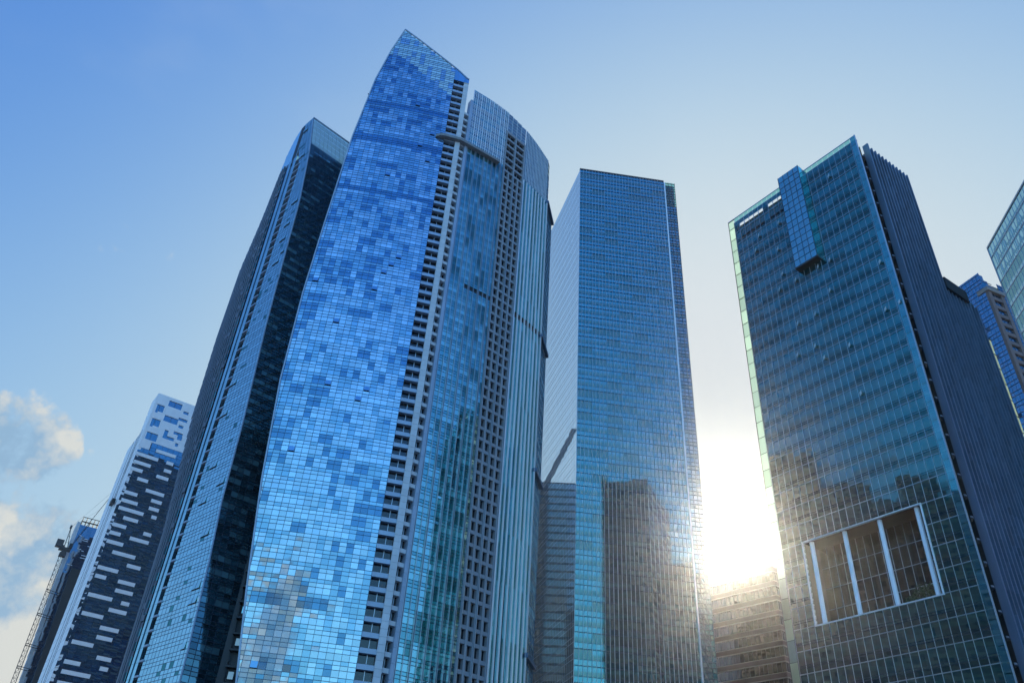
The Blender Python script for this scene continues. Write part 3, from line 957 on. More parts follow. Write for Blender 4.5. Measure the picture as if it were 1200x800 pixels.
    edg = MB(); T.box(edg, -.45, -.05, 2, H + .4, -.6, .7); edg.build('edge_trim', M['rib_blue'], root)
    fs = MB(); fsj = MB(); z = 3.0
    while z < 107:
        T.panel(fs, 26.25, 27.45, z, z + 3.66, .3, 0, .01); T.box(fsj, 26.2, 27.5, z + 3.66, z + 3.75, .22, .38); z += 3.756
    T.box(fsj, 26.1, 26.2, 3, 107.5, .1, .4)
    fs.build('edge_fin', M['frosted'], root); fsj.build('edge_fin_frame', M['dark_metal'], root)
    # body
    inn2 = Vector((.848, .531))
    b = MB()
    c0 = Vector(L0) + Vector((.57, -.82)) * 2.1 + inn2 * .5
    c1 = Vector(R0) + inn2 * .5
    tl = Vector(R1) + dS * 14.2
    Lb = Vector(L0) + Vector((.57, -.82)) * 2.1 + inn2 * 17
    # tall block without the recess
    pts = [c0, Vector((74.0, 116.6)), A2, B2, Bq + inn * .1 , tl + inn * .15, Lb]
    # front lining is kept behind the garden recess
    zz = [0, 48.4, 63.8, H - 1.5]
    for z0, z1 in zip(zz, zz[1:]):
        for i in range(len(pts)):
            a = pts[i]; q = pts[(i + 1) % len(pts)]
            if i in (1, 2, 3): continue
            if i == 0 and z0 == 48.4: continue
            b.face([(a.x, a.y, z0), (q.x, q.y, z0), (q.x, q.y, z1), (a.x, a.y, z1)], 1 if i == 0 else 0)
    b.face([(q.x, q.y, H - 1.5) for q in pts], 2)
    t2 = Vector(R1) + dS * 26.2
    pts2 = [tl + inn * .2, t2 + inn * .2, t2 + inn * 30, tl + inn * 30]
    for i in range(4):
        a = pts2[i]; q = pts2[(i + 1) % 4]
        b.face([(a.x, a.y, 0), (q.x, q.y, 0), (q.x, q.y, 115.5), (a.x, a.y, 115.5)], 0)
    b.face([(q.x, q.y, 115.5) for q in pts2], 2)
    b.build('body', [M['flank_grey'], M['dark_metal'], M['roof']], root)
    # plants in the sky garden
    def shrub(s, o, r, h, label):
        mb = MB(); rr = random.Random(int(s * 100))
        base = Vector(F.pt(s, gz0, o))
        for k in range(380):
            v = Vector((rr.gauss(0, 1), rr.gauss(0, 1), rr.gauss(0, 1))).normalized() * (rr.random() ** .4)
            c = base + Vector((v.x * r, v.y * r, h * .55 + v.z * h * .45 * (1 + .3 * math.sin(v.x * 5))))
            u = Vector((rr.gauss(0, 1), rr.gauss(0, 1), rr.gauss(0, .6))).normalized() * rr.uniform(.12, .26)
            w = u.cross(Vector((rr.gauss(0, 1), rr.gauss(0, 1), rr.gauss(0, 1)))).normalized() * u.length * .6
            mb.face([tuple(c - u), tuple(c + w), tuple(c + u), tuple(c - w)], 0)
        t = thing('shrub', label, 'shrub', tuple(base))
        mb.build('foliage', M['leaf'], t)
        st = MB(); st.bar(tuple(base), tuple(base + Vector((0, 0, h * .6))), .09, 0, 6); st.build('stem', M['rib_dark'], t)
    shrub(gs1 - 3.6, -1.9, 2.0, 3.0, 'broad leafy shrub between the two right-hand columns of the sky garden')
    shrub(gs1 - 6.3, -2.6, 1.2, 1.9, 'small low shrub beside the broad one in the sky garden')
    return root

# ================================================================== WHITE-PANELLED TOWER (left)
def build_white_tower():
    P0 = (-132.55, 264.35); H = 160.0
    u = Vector((math.sin(R_(56)), math.cos(R_(56)))); W = 22.0
    P1 = (P0[0] + u.x * W, P0[1] + u.y * W)
    root = thing('apartment_tower', 'white-edged dark blue tower scattered with white bars, patchwork of windows at its top', 'apartment tower', (P0[0] + 6, P0[1] + 14, 0))
    F = Fac([P0, P1])
    g = MB(); gm = MB()
    for (za, zb, k, fi) in grid_rows(2.0, 140, 3.0, (0, .35, 1)):
        for i in range(11):
            a = i * 2.0; b = a + 2
            if za > 136.8 and a < 3.6: continue
            F.panel(g, a, b, za, zb, 0, 0, .003)
            F.box(gm, b - .04, b + .04, za, zb, -.1, .05)
        F.box(gm, 0, W, za - .04, za + .04, -.1, .05)
    g.build('glass_facade', M['e_glass'], root)
    gm.build('mullion_grid', M['mull_dark'], root)
    # white top, window openings cut as a grid of cells
    wins = [(.35, 3.7, 152.7, 155.6), (.35, 1.9, 152.0, 152.7), (4.6, 9.6, 156.2, 158.7), (10.7, 12.7, 155.2, 156.4), (.35, 4.1, 146.6, 149.5), (.35, 2.0, 145.9, 146.6),
            (4.8, 10.0, 149.8, 152.3), (9.8, 13.2, 152.0, 153.2), (10.7, 12.5, 149.1, 150.3), (.35, 5.0, 140.6, 143.7), (6.6, 8.0, 144.4, 146.6), (6.6, 10.8, 143.1, 144.4),
            (9.8, 13.2, 146.0, 147.2), (11.6, 13.4, 144.3, 146.0), (11.7, 12.8, 141.5, 142.9), (15, 18, 150, 152.5), (16, 20, 144, 146.5)]
    xs = sorted(set([0, W] + [w[0] for w in wins] + [w[1] for w in wins]))
    zs = sorted(set([140, H] + [w[2] for w in wins] + [w[3] for w in wins]))
    wp = MB()
    for a, b in zip(xs, xs[1:]):
        for c, d in zip(zs, zs[1:]):
            mx, mz = (a + b) / 2, (c + d) / 2
            if any(w[0] < mx < w[1] and w[2] < mz < w[3] for w in wins): continue
            F.box(wp, a, b, c, d, -.6, .12)
    F.box(wp, 0, 3.7, 136.9, 140, -.6, .12)
    wp.build('white_wall', M['white_panel'], root)
    for w in wins:
        o = MB(); F.panel(o, w[0], w[1], w[2], w[3], -.25, 0, .004)
        m_ = (w[0] + w[1]) / 2
        if w[1] - w[0] > 3: F.box(o, m_ - .05, m_ + .05, w[2], w[3], -.25, -.1, 1)
        o.build('window', [M['e_glass'], M['mull_dark']], root)
    bars = [(6.1, 13.4, 137.5), (.3, 7.9, 134.2), (10.9, 13.4, 134.3), (.2, 6.2, 131.0), (.4, 4.2, 128.2), (11.0, 13.6, 131.2), (9.2, 13.5, 128.2), (3.4, 7.1, 125.2), (7.4, 13.9, 122.0), (.9, 5.3, 119.3), (10.3, 14.0, 119.0), (.8, 6.4, 116.2), (10.4, 13.9, 116.1), (.9, 9.4, 113.3), (3.5, 8.5, 110.3), (12.2, 14.0, 113.3), (11.5, 14.2, 106.9), (7.8, 14.2, 104.1), (.9, 5.5, 107.2), (1.0, 4.6, 104.3), (1.1, 6.5, 101.2), (4.0, 11.6, 98.1), (1.3, 7.9, 92.2), (1.5, 5.0, 89.3), (8.9, 14.4, 89.3), (9.0, 14.7, 86.3), (1.5, 9.1, 83.1), (12.1, 14.7, 82.8), (9.1, 14.8, 79.9), (1.7, 8.3, 77.1), (8.4, 14.3, 74.0), (8.4, 13.3, 71.0), (1.9, 8.4, 68.2), (10.5, 15.0, 65.1), (1.8, 6.6, 62.2), (12.5, 15.0, 62.2), (2.1, 10.6, 59.3), (9.9, 14.4, 95.0), (2.0, 8, 56), (10, 15, 53)]
    for a, b, z in bars:
        o = MB(); F.box(o, a, b, z - .62, z + .62, -.1, .3); o.build('white_bar', M['white_panel'], root)
    # white left flank with dark joints
    bk = Vector((math.sin(R_(-34)), math.cos(R_(-34))))
    S0 = (P0[0] + bk.x * 26, P0[1] + bk.y * 26)
    S = Fac([S0, P0])
    s = MB(); j = MB()
    S.box(s, 17, S.L, 2, H, -1, 0.0); S.box(s, 0, 16.7, 2, 146, -1, 0.0)
    for k in range(1, 49): S.box(j, 0, S.L if k * 3 < 144 else S.L, k * 3.0 - .03, k * 3.0 + .03, -.05, .012) if k * 3 < 145 else None
    for ss in (9.0, 14.0, 16.85):
        S.box(j, ss - .22, ss + .22, 2, 146, -.05, .06)
    s.build('white_flank', M['white_panel'], root); j.build('flank_joints', M['mull_dark'], root)
    b = MB()
    e = lambda p, d: (p[0] + bk.x * d, p[1] + bk.y * d)
    Pi = (P0[0] + u.x * 1.2, P0[1] + u.y * 1.2)
    closed_body(b, [e(Pi, 1.2), e(P1, .8), e(P1, 9), e(Pi, 9)], 0, H - .3, 0, 1)
    closed_body(b, [e(Pi, 9.1), e(P1, 9.1), e(P1, 26), e(Pi, 26)], 0, 145.7, 0, 1)
    b.build('body', [M['flank_dark'], M['roof']], root)
    # cleaning cradle hanging on the white flank
    c = thing('window_cradle', 'dark window cleaning cradle hanging on the white flank of the left tower', 'cradle', S.pt(21.0, 115.5, 1.0))
    o = MB(); S.box(o, 19.2, 22.6, 115.5, 117.3, .35, 1.5); o.build('basket', M['dark_metal'], c)
    o = MB(); S.box(o, 19.0, 22.8, 116.7, 116.85, .3, 1.56); o.build('rail', M['crane_paint'], c)
    o = MB()
    for ss in (19.6, 22.2): o.bar(S.pt(ss, 117.3, .8), S.pt(ss, 145.5, .3), .05)
    o.build('cable', M['dark_metal'], c)
    for t in (root, c):
        t.location = (t.location.x * 1.16, t.location.y * 1.16, t.location.z * 1.16); t.scale = (1.16, 1.16, 1.16)
    return root

# ================================================================== UNFINISHED TOWER, HOIST AND CRANE (far left)
def build_far_left():
    G0 = (-170.83, 317.77); u = Vector((math.sin(R_(60)), math.cos(R_(60)))); H = 130.0
    P1 = (G0[0] + u.x * 16, G0[1] + u.y * 16)
    F = Fac([G0, P1])
    root = thing('unfinished_tower', 'dark blue unfinished tower with open steel frame on its roof, left of the white-edged tower', 'tower', (G0[0] + 10, G0[1] + 12, 0))
    g = MB()
    for (za, zb, k, fi) in grid_rows(2, 127, 3.0, (0, .3, 1)):
        sA = lerp_table([(0, 4.2), (66, 2.0), (97, .6), (124, 0), (130, .2)], za)
        for i in range(9):
            a = sA + i * 1.7; F.panel(g, a, a + 1.7, za, zb, 0, 0, .003)
    g.build('glass_facade', M['g_glass'], root)
    d = MB(); rr = random.Random(3)
    for i in range(15):
        z = 104 + rr.random() * 21; a = rr.uniform(.6, 6); d = MB(); F.box(d, a, a + rr.uniform(.8, 2.2), z, z + .2, 0.0, .1)
        d.build('light_bar', M['white_panel'], root)
    e = MB()
    pv = None
    for z in range(20, 128, 4):
        sA = lerp_table([(0, 4.2), (66, 2.0), (97, .6), (124, 0), (130, .2)], z)
        F.box(e, sA - 1.3, sA, z, z + 3.9, -8, .1)
    e.build('grey_edge', M['cladding'], root)
    # lower dark wing in front
    w = MB()
    for z in range(0, 108, 3):
        sA = lerp_table([(0, 6.2), (66, 4.5), (107, 2.8)], z)
        F.box(w, sA, 12.5, z, z + 3.0, 0.3, 5)
    w.build('dark_wing', M['dark_metal'], root)
    r = MB()
    for i in range(6):
        s = .3 + i * 1.5
        r.bar(F.pt(s, 127, 0), F.pt(s, 130.3, 0), .14); r.bar(F.pt(s, 127, -5), F.pt(s, 130.3, -5), .14)
        r.bar(F.pt(s, 130.2, 0), F.pt(s, 130.2, -5), .12)
    for z in (128.3, 130.3):
        for o in (0, -5): r.bar(F.pt(.1, z, o), F.pt(9, z, o), .16)
    r.build('roof_frame', M['dark_metal'], root)
    b = MB(); o = lambda s, q: F.pt(s, 0, q)[:2]
    closed_body(b, [o(4.3, -.4), o(15.8, -.4), o(15.8, -16), o(4.3, -16)], 0, 126.6, 0, 1)
    b.build('body', [M['flank_dark'], M['roof']], root)
    # crane: mast in front of the left edge
    cr = thing('tower_crane', 'tower crane on a tall lattice mast tied to the unfinished tower', 'crane', F.pt(0, 0, 2.5))
    m = MB()
    def ms(z): return lerp_table([(0, -.1), (65.5, -1.2), (113.7, -2.2)], z)
    z = 0.0; hw = .75
    def cn(z, i):
        sx = (-1, 1, 1, -1)[i] * hw; oy = (-1, -1, 1, 1)[i] * hw
        return F.pt(ms(z) + sx, z, 2.5 + oy)
    while z < 112:
        z1 = z + 1.9
        for i in range(4):
            m.bar(cn(z, i), cn(z1, i), .13)
            k = (i + 1) % 4
            m.bar(cn(z, i), cn(z1, k), .07); m.bar(cn(z1, i), cn(z1, k), .07)
        z = z1
    m.build('mast', M['crane_paint'], cr)
    t = MB()
    for z in (97.8, 88.8, 77.7, 69.7, 58):
        s0 = ms(z)
        t = MB()
        for dz in (0, .8):
            t.bar(F.pt(s0 - .8, z + dz, 3.3), F.pt(s0 + 4.6, z + dz, 1.0), .15)
        t.build('mast_tie', M['crane_paint'], cr)
    sl = MB(); F.box(sl, -3.3, -.9, 112, 113.4, 1.4, 3.6); F.box(sl, -2.9, -1.0, 113.4, 114.6, 1.6, 3.4); sl.build('slewing_ring', M['crane_paint'], cr)
    hd = MB(); F.box(hd, -3.4, .1, 114.6, 115.6, 1.3, 3.7); F.box(hd, -5.8, -3.2, 115.4, 118.2, 1.3, 3.7); F.box(hd, -4.2, -2.6, 114.4, 116.3, 1.6, 3.4)
    hd.build('counterweight', M['crane_paint'], cr)
    cb = MB(); F.box(cb, -1.0, .3, 115.6, 117.4, 3.0, 4.2); cb.build('cab', M['dark_metal'], cr)
    af = MB()
    for o_ in (1.8, 3.2):
        af.bar(F.pt(-2.5, 115.6, o_), F.pt(-2.9, 124.2, 2.5), .13); af.bar(F.pt(-1.2, 115.6, o_), F.pt(-2.9, 124.2, 2.5), .11)
    for z in (118, 120.5): af.bar(F.pt(-2.6, z, 2.0), F.pt(-1.6, z, 2.0), .08)
    F.box(af, -3.3, -2.5, 123.6, 124.8, 2.0, 3.0)
    af.build('apex_frame', M['crane_paint'], cr)
    jb = MB(); A = Vector(F.pt(-.6, 116, 2.5)); B = Vector(F.pt(8.5, 146, 2.5))
    nn = 20; up = Vector((0, 0, .5)); sd = Vector((u.y, -u.x, 0)) * .4
    for i in range(nn):
        a = A.lerp(B, i / nn); b_ = A.lerp(B, (i + 1) / nn)
        for q in (sd, -sd): jb.bar(tuple(a + q), tuple(b_ + q), .045); jb.bar(tuple(a + q), tuple(b_ + up), .03)
        jb.bar(tuple(a + up), tuple(b_ + up), .045)
    jb.build('jib', M['crane_paint'], cr)
    pn = MB(); pn.bar(F.pt(-2.9, 124.2, 2.5), tuple(B), .035); pn.bar(F.pt(-2.9, 124.2, 2.5), tuple(A.lerp(B, .6)), .03); pn.build('pendant_lines', M['crane_paint'], cr)
    for t in (root, cr):
        t.location = (t.location.x * 1.25, t.location.y * 1.25, t.location.z * 1.25); t.scale = (1.25, 1.25, 1.25)

# ================================================================== RIGHT-HAND TOWERS
def build_granite_tower():
    P1 = (142.8, 193.5); P2 = (145.6, 186.2); H = 179.5
    F = Fac([P1, P2])
    root = thing('office_tower', 'navy blue tower with brown granite window strip, behind the ribbed flank', 'skyscraper', (160, 200, 0))
    v = Vector((P2[0] - P1[0], P2[1] - P1[1])).normalized(); w = Vector((-v.y, v.x))   # to the right, away
    g = MB(); m = MB()
    def zt(s): return H + 0.2
    for (za, zb, k, fi) in grid_rows(2, H, 3.4, (0, .4, 1)):
        for i in range(6):
            a = F.L * i / 6; F.panel(g, a, a + F.L / 6, za, zb, 0, 0, .004); F.box(m, a - .04, a + .04, za, zb, -.1, .06)
        F.box(m, 0, F.L, za - .09, za + .09, -.1, .1)
    # stepped corner
    S = Fac([P2, (P2[0] + w.x * 26, P2[1] + w.y * 26)])
    for (za, zb, k, fi) in grid_rows(2, H - 2, 3.4, (0, .4, 1)):
        for i in range(14):
            a = 7.0 + i * 1.36
            if za > 170 and i < 0: continue
            S.panel(g, a, a + 1.36, za, min(zb, H - 2), 0, 0, .004); S.box(m, a - .04, a + .04, za, zb, -.1, .06)
        S.box(m, 7, 26, za - .09, za + .09, -.1, .1)
    st = MB()
    for i, (a, b, z) in enumerate(((0, 2.0, 179.2), (2.0, 3.4, 177.4), (3.4, 5.0, 175.6))):
        S.box(st, a + .02, b, 168, z, -5, -.4)
        for q in range(4): S.box(m, a, b, 168 + q * 2.9, 168.15 + q * 2.9, -.5, -.3)
    st.build('stepped_corner', M['i_glass'], root)
    g.build('glass_facade', M['i_glass'], root); m.build('mullion_grid', M['mull_blue'], root)
    gr = MB()
    S.box(gr, .05, 1.5, 2, 171.6, -2, .9); S.box(gr, 5.4, 6.9, 2, 171.6, -2, .9)
    z = 2.0; wz = []
    while z < 170:
        S.box(gr, 1.5, 5.4, z, z + 1.35, -2, .82); wz.append((z + 1.35, z + 3.4)); z += 3.4
    gr.build('granite_strip', M['granite'], root)
    for z0, z1 in wz:
        if z0 < 60: continue
        o = MB(); S.panel(o, 1.5, 5.4, z0, min(z1, 171.5), .3, 0, .003); S.box(o, 3.4, 3.5, z0, min(z1, 171.5), .3, .42, 1)
        o.build('window', [M['i_glass'], M['mull_blue']], root)
    cp = MB(); S.box(cp, -.3, 7.3, 171.6, 173.0, -2.5, 1.3); cp.build('granite_cap', M['stone_band'], root)
    b = MB()
    q = lambda s, o: S.pt(s, 0, o)[:2]
    p1 = (P1[0] + w.x * .6, P1[1] + w.y * .6)
    closed_body(b, [p1, q(.6, -.6), q(25.8, -.6), (P1[0] + w.x * 25.8, P1[1] + w.y * 25.8)], 0, H - 3, 0, 1)
    b.build('body', [M['flank_grey'], M['roof']], root)

def build_edge_tower():
    H = 150.0
    C0 = polar(39.2, 188.5)
    d = Vector((-.131, -.991)).normalized()
    C1 = (C0[0] + d.x * 46, C0[1] + d.y * 46)
    F = Fac([C0, C1])
    root = thing('office_tower', 'pale blue glass tower with braced transparent crown, cut off by the right edge', 'skyscraper', (C0[0] + 14, C0[1] - 18, 0))
    g = MB(); m = MB(); c = MB(); sp = MB(); br = MB()
    n = 31; p = 46 / n
    for (za, zb, k, fi) in grid_rows(2.5, H, 4.0, (0, .3, 1.0)):
        for i in range(n):
            if za > 137: F.panel(c, i * p, (i + 1) * p, za, zb, 0, 0, .004)
            else: F.panel(g, i * p, (i + 1) * p, za, zb, 0, 1 if k == 0 else 0, .004)
            F.box(m, i * p - .04, i * p + .04, za, zb, -.1, .08)
        if k == 0: F.box(sp, 0, 46, za, za + .3, -.3, .07)
    for i in range(0, n - 2, 3):
        z0, z1 = 138, 149.5
        br.bar(F.pt(i * p, z0, -1.5), F.pt((i + 3) * p, z1, -1.5), .16); br.bar(F.pt(i * p, z1, -1.5), F.pt((i + 3) * p, z0, -1.5), .16)
        br.bar(F.pt(i * p, z0, -1.5), F.pt(i * p, z1, -1.5), .2)
    for z in (138, 142, 146, 149.5): br.bar(F.pt(0, z, -1.5), F.pt(46, z, -1.5), .17)
    br.bar(F.pt(0, H, 0), F.pt(46, H, 0), .3); br.bar(F.pt(0, 2, 0), F.pt(0, H, 0), .2)
    g.build('glass_facade', [M['h_glass'], M['fin_glass']], root); c.build('crown_screen', M['h_crown'], root)
    m.build('mullion_grid', M['mull_silver'], root); sp.build('sun_shades', M['cladding_blue'], root); br.build('crown_bracing', M['mull_silver'], root)
    # return of the crown on the hidden side, so the corner reads solid
    nv = Vector((-d.y, d.x)); 
    nv = Vector((.991, -.131))
    b = MB()
    a0 = F.pt(.4, 0, -.5); a1 = F.pt(45.6, 0, -.5)
    closed_body(b, [a0[:2], a1[:2], (a1[0] + nv.x * 26, a1[1] + nv.y * 26), (a0[0] + nv.x * 26, a0[1] + nv.y * 26)], 0, 137.5, 0, 1)
    b.build('body', [M['flank_grey'], M['roof']], root)

def build_low_block():
    C0 = polar(19.72, 262); H = 1.7 + 262 * math.tan(R_(21.0))
    L1 = polar(13.6, 280); R1 = polar(22.5, 284)
    root = thing('office_block', 'low brown banded block in the gap under the sun, between the two office towers', 'office block', (*polar(18, 280), 0))
    st = MB(); rd = MB(); wn = MB(); mu = MB()
    for A, B in ((L1, C0), (C0, R1)):
        F = Fac([A, B])
        z = H
        k = 0
        while z > 4:
            F.box(rd, .1, F.L - .1, z - 1.5, z, -.6, .02)
            F.box(st, 0, F.L, z - 1.75, z - 1.5, -.6, .18); F.box(st, 0, F.L, z - .15, z, -.6, .18)
            nn = int(F.L / 1.5)
            for i in range(nn):
                a = F.L * i / nn; b = F.L * (i + 1) / nn
                F.panel(wn, a, b, z - 4.6, z - 1.75, -.3, 0, .003); F.box(mu, b - .05, b + .05, z - 4.6, z - 1.75, -.35, -.1)
            z -= 4.6
    st.build('stone_bands', M['stone_band'], root); rd.build('spandrel', M['red_band'], root); wn.build('window_band', M['j_glass'], root); mu.build('mullion_grid', M['mull_dark'], root)
    pt_ = MB(); F = Fac([L1, C0]); F.box(pt_, F.L - 3.2, F.L - .8, H, H + 1.6, -3, -.6); pt_.build('roof_house', M['concrete'], root)
    b = MB(); closed_body(b, [(L1[0] + 1, L1[1] + 1), (C0[0], C0[1] + 1), (R1[0] - .4, R1[1] + .8), (R1[0] - 10, R1[1] + 30), (L1[0] - 4, L1[1] + 40)], 0, H - .3, 0, 1)
    b.build('body', [M['flank_brown'], M['roof']], root)

# ================================================================== BLOCKS ACROSS THE PLAZA (seen mirrored in the glass)
def build_mirrored():
    t = thing('office_block', 'dark office block with slanted roof fin, mirrored in the bright flank of the central tower', 'office block', (-19, 290, 0))
    a = Vector((-2, 287.5)); b = Vector((-25, 273.3)); v = (b - a).normalized(); w = Vector((v.y, -v.x)); w = -w if w.y < 0 else w
    o = MB(); closed_body(o, [a, b, b + w * 20, a + w * 20], 0, 147.6, 0, 1); o.build('walls', [M['flank_dark'], M['roof']], t)
    o = MB()
    pa = Vector((-9.8, 282.7, 147.6)); pb = Vector((-18.9, 277.0, 172.4)); dd = Vector((-v.x * 0 + .85, .53, 0)) * 1.1
    q = Vector((w.x, w.y, 0)) * 1.0
    o.hexa([tuple(pa - dd), tuple(pa + dd), tuple(pa + dd + q), tuple(pa - dd + q), tuple(pb - dd), tuple(pb + dd), tuple(pb + dd + q), tuple(pb - dd + q)])
    o.build('roof_fin', M['concrete'], t)
    t = thing('office_block', 'stepped row of office blocks across the plaza, mirrored in the teal tower', 'office block', (-190, 110, 0))
    for (y0, y1, z, nm) in ((122, 152, 207, 'walls'), (100, 122, 188, 'walls'), (87, 100, 177, 'walls'), (70, 87, 189, 'walls'), (30, 70, 178, 'walls')):
        x = -177 + (y0 - 70) * -.01
        o = MB(); closed_body(o, [(x, y0 + .02), (x, y1 - .02), (x - 30, y1 - .02), (x - 30, y0 + .02)], 0, z, 0, 1)
        o.box(x - 14, x - 6, (y0 + y1) / 2 - 3, (y0 + y1) / 2 + 3, z, z + 4, 1)
        o.build(nm, [M['flank_brown'] if y0 in (122, 70) else M['flank_grey'], M['roof']], t)

# ================================================================== GROUND
def build_ground():
    def st(name, mb, mat):
        o = mb.build(name, mat); o['kind'] = 'structure'; return o
    g = MB(); g.face([(-4000, -4000, 0), (4000, -4000, 0), (4000, 4000, 0), (-4000, 4000, 0)]); st('ground', g, M['paving'])
    r = MB(); r.face([(-600, 20, .004), (600, 20, .004), (600, 34, .004), (-600, 34, .004)]); st('road', r, M['asphalt'])
    k = MB(); k.box(-600, 600, 19.6, 19.98, 0, .13); k.box(-600, 600, 34.02, 34.4, 0, .13); st('kerb', k, M['kerb'])
    d = MB()
    for i in range(-40, 41): d.face([(i * 9, 26.9, .008), (i * 9 + 4, 26.9, .008), (i * 9 + 4, 27.1, .008), (i * 9, 27.1, .008)])
    st('road_markings', d, M['paint'])

build_sail_tower()
build_second_tower()
build_central_tower()
build_right_tower()
build_white_tower()
build_far_left()
build_granite_tower()
build_edge_tower()
build_low_block()
build_mirrored()
build_ground()

# ------------------------------------------------------------------ sky and sun
SUN_EL, SUN_AZ = 21.9, 17.1
sd = Vector((math.sin(R_(SUN_AZ)) * math.cos(R_(SUN_EL)), math.cos(R_(SUN_AZ)) * math.cos(R_(SUN_EL)), math.sin(R_(SUN_EL))))
w = bpy.data.worlds.new('World'); scn.world = w; w.use_nodes = True
nt = w.node_tree; N = nt.nodes; L = nt.links; N.clear()
def node(t, **kw):
    n = N.new(t)
    for k, v in kw.items(): setattr(n, k, v)
    return n
def val(x, sock):
    if isinstance(x, (int, float)): sock.default_value = x
    elif isinstance(x, tuple): sock.default_value = x
    else: L.new(x, sock)
def mth(op, a, b=0.0, c=0.0, clamp=False):
    n = node('ShaderNodeMath', operation=op, use_clamp=clamp); val(a, n.inputs[0]); val(b, n.inputs[1]); val(c, n.inputs[2]); return n.outputs[0]
def vec(op, a, b=(0, 0, 0), scale=None):
    n = node('ShaderNodeVectorMath', operation=op); val(a, n.inputs[0]); val(b, n.inputs[1])
    if scale is not None: val(scale, n.inputs['Scale'])
    return n.outputs['Value'] if op == 'DOT_PRODUCT' else n.outputs[0]
def mapr(x, a, b, c, d, smooth=False):
    n = node('ShaderNodeMapRange'); n.interpolation_type = 'SMOOTHSTEP' if smooth else 'LINEAR'
    val(x, n.inputs[0])
    for i, q in enumerate((a, b, c, d)): n.inputs[1 + i].default_value = q
    return n.outputs[0]
def mixc(f, a, b, mode='MIX'):
    n = node('ShaderNodeMix', data_type='RGBA', blend_type=mode); val(f, n.inputs[0]); val(a, n.inputs[6]); val(b, n.inputs[7]); return n.outputs[2]
tc = node('ShaderNodeTexCoord'); D = tc.outputs['Generated']
sky = node('ShaderNodeTexSky', sky_type='NISHITA', sun_disc=False)
sky.sun_elevation = R_(SUN_EL); sky.sun_rotation = R_(SUN_AZ)
sky.air_density = 1.0; sky.dust_density = 2.5; sky.ozone_density = 6.0; sky.altitude = 0
base = vec('MULTIPLY', sky.outputs[0], (.080, .155, .40))
cs = vec('DOT_PRODUCT', D, tuple(sd))
cpos = mth('MAXIMUM', cs, 0.0)
# the sun's aureole in humid air
spz = node('ShaderNodeSeparateXYZ'); L.new(D, spz.inputs[0])
zz_ = mth('MAXIMUM', spz.outputs[2], 0.0)
low_air = mth('MULTIPLY', mth('POWER', mth('SUBTRACT', 1.0, zz_), 3.0), mapr(cs, .1, .75, .04, .44, True))
aur = mth('MULTIPLY_ADD', mth('MULTIPLY_ADD', mth('POWER', cpos, 6.0), .60, mth('MULTIPLY', mth('POWER', cpos, 14.0), .9)), mth('MULTIPLY_ADD', zz_, -.75, 1.30), low_air)
aurc = vec('SCALE', (1.0, 1.32, 1.5), scale=aur)
skyc = vec('ADD', base, aurc)
# soft cap imitating compressed highlights: sky levels off towards a pale white
sx = node('ShaderNodeSeparateXYZ'); L.new(skyc, sx.inputs[0]); cx_ = node('ShaderNodeCombineXYZ')
for i, cap in enumerate((.395, .425, .452)):
    L.new(mth('MULTIPLY', mth('SUBTRACT', 1.0, mth('EXPONENT', mth('MULTIPLY', sx.outputs[i], -1 / cap))), cap), cx_.inputs[i])
dimc = mixc(mth('POWER', cpos, 70.0), (1, 1, 1, 1), (.25, .34, .44, 1))
opp = mapr(cs, .45, -.65, 1.0, 2.5, True)  # added boost: sky opposite the sun brightened to lift the facades
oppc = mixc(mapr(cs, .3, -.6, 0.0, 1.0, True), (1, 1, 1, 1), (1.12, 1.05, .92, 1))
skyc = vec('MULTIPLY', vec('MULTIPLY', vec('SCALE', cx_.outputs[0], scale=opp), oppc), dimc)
# cumulus low on the left and soft veils elsewhere
sp = node('ShaderNodeSeparateXYZ'); L.new(D, sp.inputs[0])
def fbm(v, scale, detail=8, rough=.55):
    n = node('ShaderNodeTexNoise'); n.inputs['Scale'].default_value = scale; n.inputs['Detail'].default_value = detail; n.inputs['Roughness'].default_value = rough
    L.new(v, n.inputs['Vector']); return n.outputs[0]
def dirv(az, el): 
    a, e = R_(az), R_(el); return (math.sin(a) * math.cos(e), math.cos(a) * math.cos(e), math.sin(e))
def blob(az, el, r):
    return mapr(vec('DOT_PRODUCT', D, dirv(az, el)), math.cos(R_(r)), 1.0, 0.0, 1.0)
def cloud(off):
    v = vec('ADD', D, off)
    n = fbm(v, 11.0, 10, .58)
    m = mth('MAXIMUM', mth('MAXIMUM', blob(-34.3, 22.2, 4.4), blob(-33.8, 17.2, 6.2)), mth('MAXIMUM', blob(-33.0, 12.3, 7.6), mth('MAXIMUM', mth('MULTIPLY', blob(-29.4, 31.0, 2.2), .42), mth('MULTIPLY', blob(178.0, 14.0, 8.0), .8))))
    low = mapr(sp.outputs[2], .10, .42, .22, -.14)
    return mth('ADD', mth('ADD', mth('MULTIPLY', mth('POWER', m, .5), .62), mth('MULTIPLY_ADD', n, 2.1, -1.03)), low)
d0 = cloud((0.0, 0.0, 0.0)); d1 = cloud(tuple(Vector(sd) * .035 + Vector((.012, 0, .02))))
cov = mapr(d0, .28, .47, 0.0, .90, True)
lit = mth('MULTIPLY_ADD', mth('SUBTRACT', d0, d1), 2.6, .34, True)
ccol = mixc(lit, (.16, .26, .37, 1), (.42, .42, .39, 1))
veil = mapr(fbm(vec('MULTIPLY', D, (1, 1, 2.2)), 2.2, 5), .55, .80, 0, .16, True)
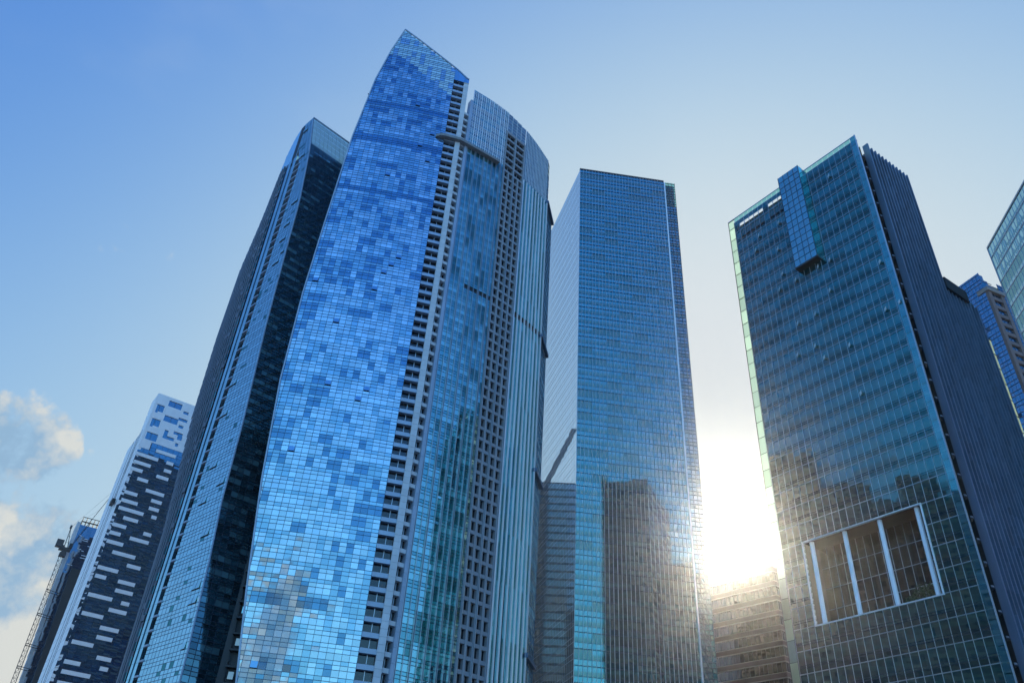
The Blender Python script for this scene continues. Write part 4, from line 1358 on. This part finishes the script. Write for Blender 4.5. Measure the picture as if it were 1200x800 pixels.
skyc = mixc(veil, skyc, (.33, .39, .44, 1))
skyc = mixc(cov, skyc, ccol)
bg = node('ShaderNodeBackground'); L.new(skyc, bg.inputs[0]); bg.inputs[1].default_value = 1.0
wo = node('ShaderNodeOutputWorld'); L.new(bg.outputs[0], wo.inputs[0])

sl = bpy.data.lights.new('sun', 'SUN'); sl.energy = 2.6; sl.angle = R_(.53); sl.color = (1, .89, .68)
so = bpy.data.objects.new('sun', sl); COL.objects.link(so)
so.rotation_euler = (-sd).to_track_quat('-Z', 'Y').to_euler(); so.location = sd * 900

# ------------------------------------------------------------------ haze volume added for the glow round the sun
hz = MB(); hz.box(-4100, 4100, -4100, 4100, -1, 262)
hm, hnt, HN, HL = new_mat('glow_haze')
ho = HN.new('ShaderNodeOutputMaterial'); hv = HN.new('ShaderNodeVolumePrincipled')
hv.inputs['Color'].default_value = (.97, .98, 1, 1); hv.inputs['Density'].default_value = .00008; hv.inputs['Anisotropy'].default_value = .92
HL.new(hv.outputs[0], ho.inputs['Volume'])
hzo = hz.build('haze', hm); hzo['kind'] = 'stuff'

# ------------------------------------------------------------------ camera
cam = bpy.data.cameras.new('camera'); co = bpy.data.objects.new('camera', cam); COL.objects.link(co)
Rm = Matrix(((0.9973017425335242, -0.07341140469706443, 0.0),
             (-0.04359261268411532, -0.5922102808256944, -0.8046034224409718),
             (0.05906706746545728, 0.8024323952488186, -0.5938125399452886)))
co.matrix_world = Matrix.Translation((0, 0, 1.7)) @ Rm.to_4x4()
cam.sensor_fit = 'HORIZONTAL'; cam.sensor_width = 36; cam.lens = 945 / 1200 * 36
cam.clip_start = .1; cam.clip_end = 9000
scn.camera = co

scn.view_settings.view_transform = 'Standard'; scn.view_settings.look = 'None'
scn.view_settings.exposure = 0.8; scn.view_settings.gamma = 1.0
scn.render.engine = 'CYCLES'
scn.cycles.max_bounces = 8; scn.cycles.glossy_bounces = 5; scn.cycles.transparent_max_bounces = 16
scn.cycles.sample_clamp_indirect = 6
scn.cycles.use_denoising = True
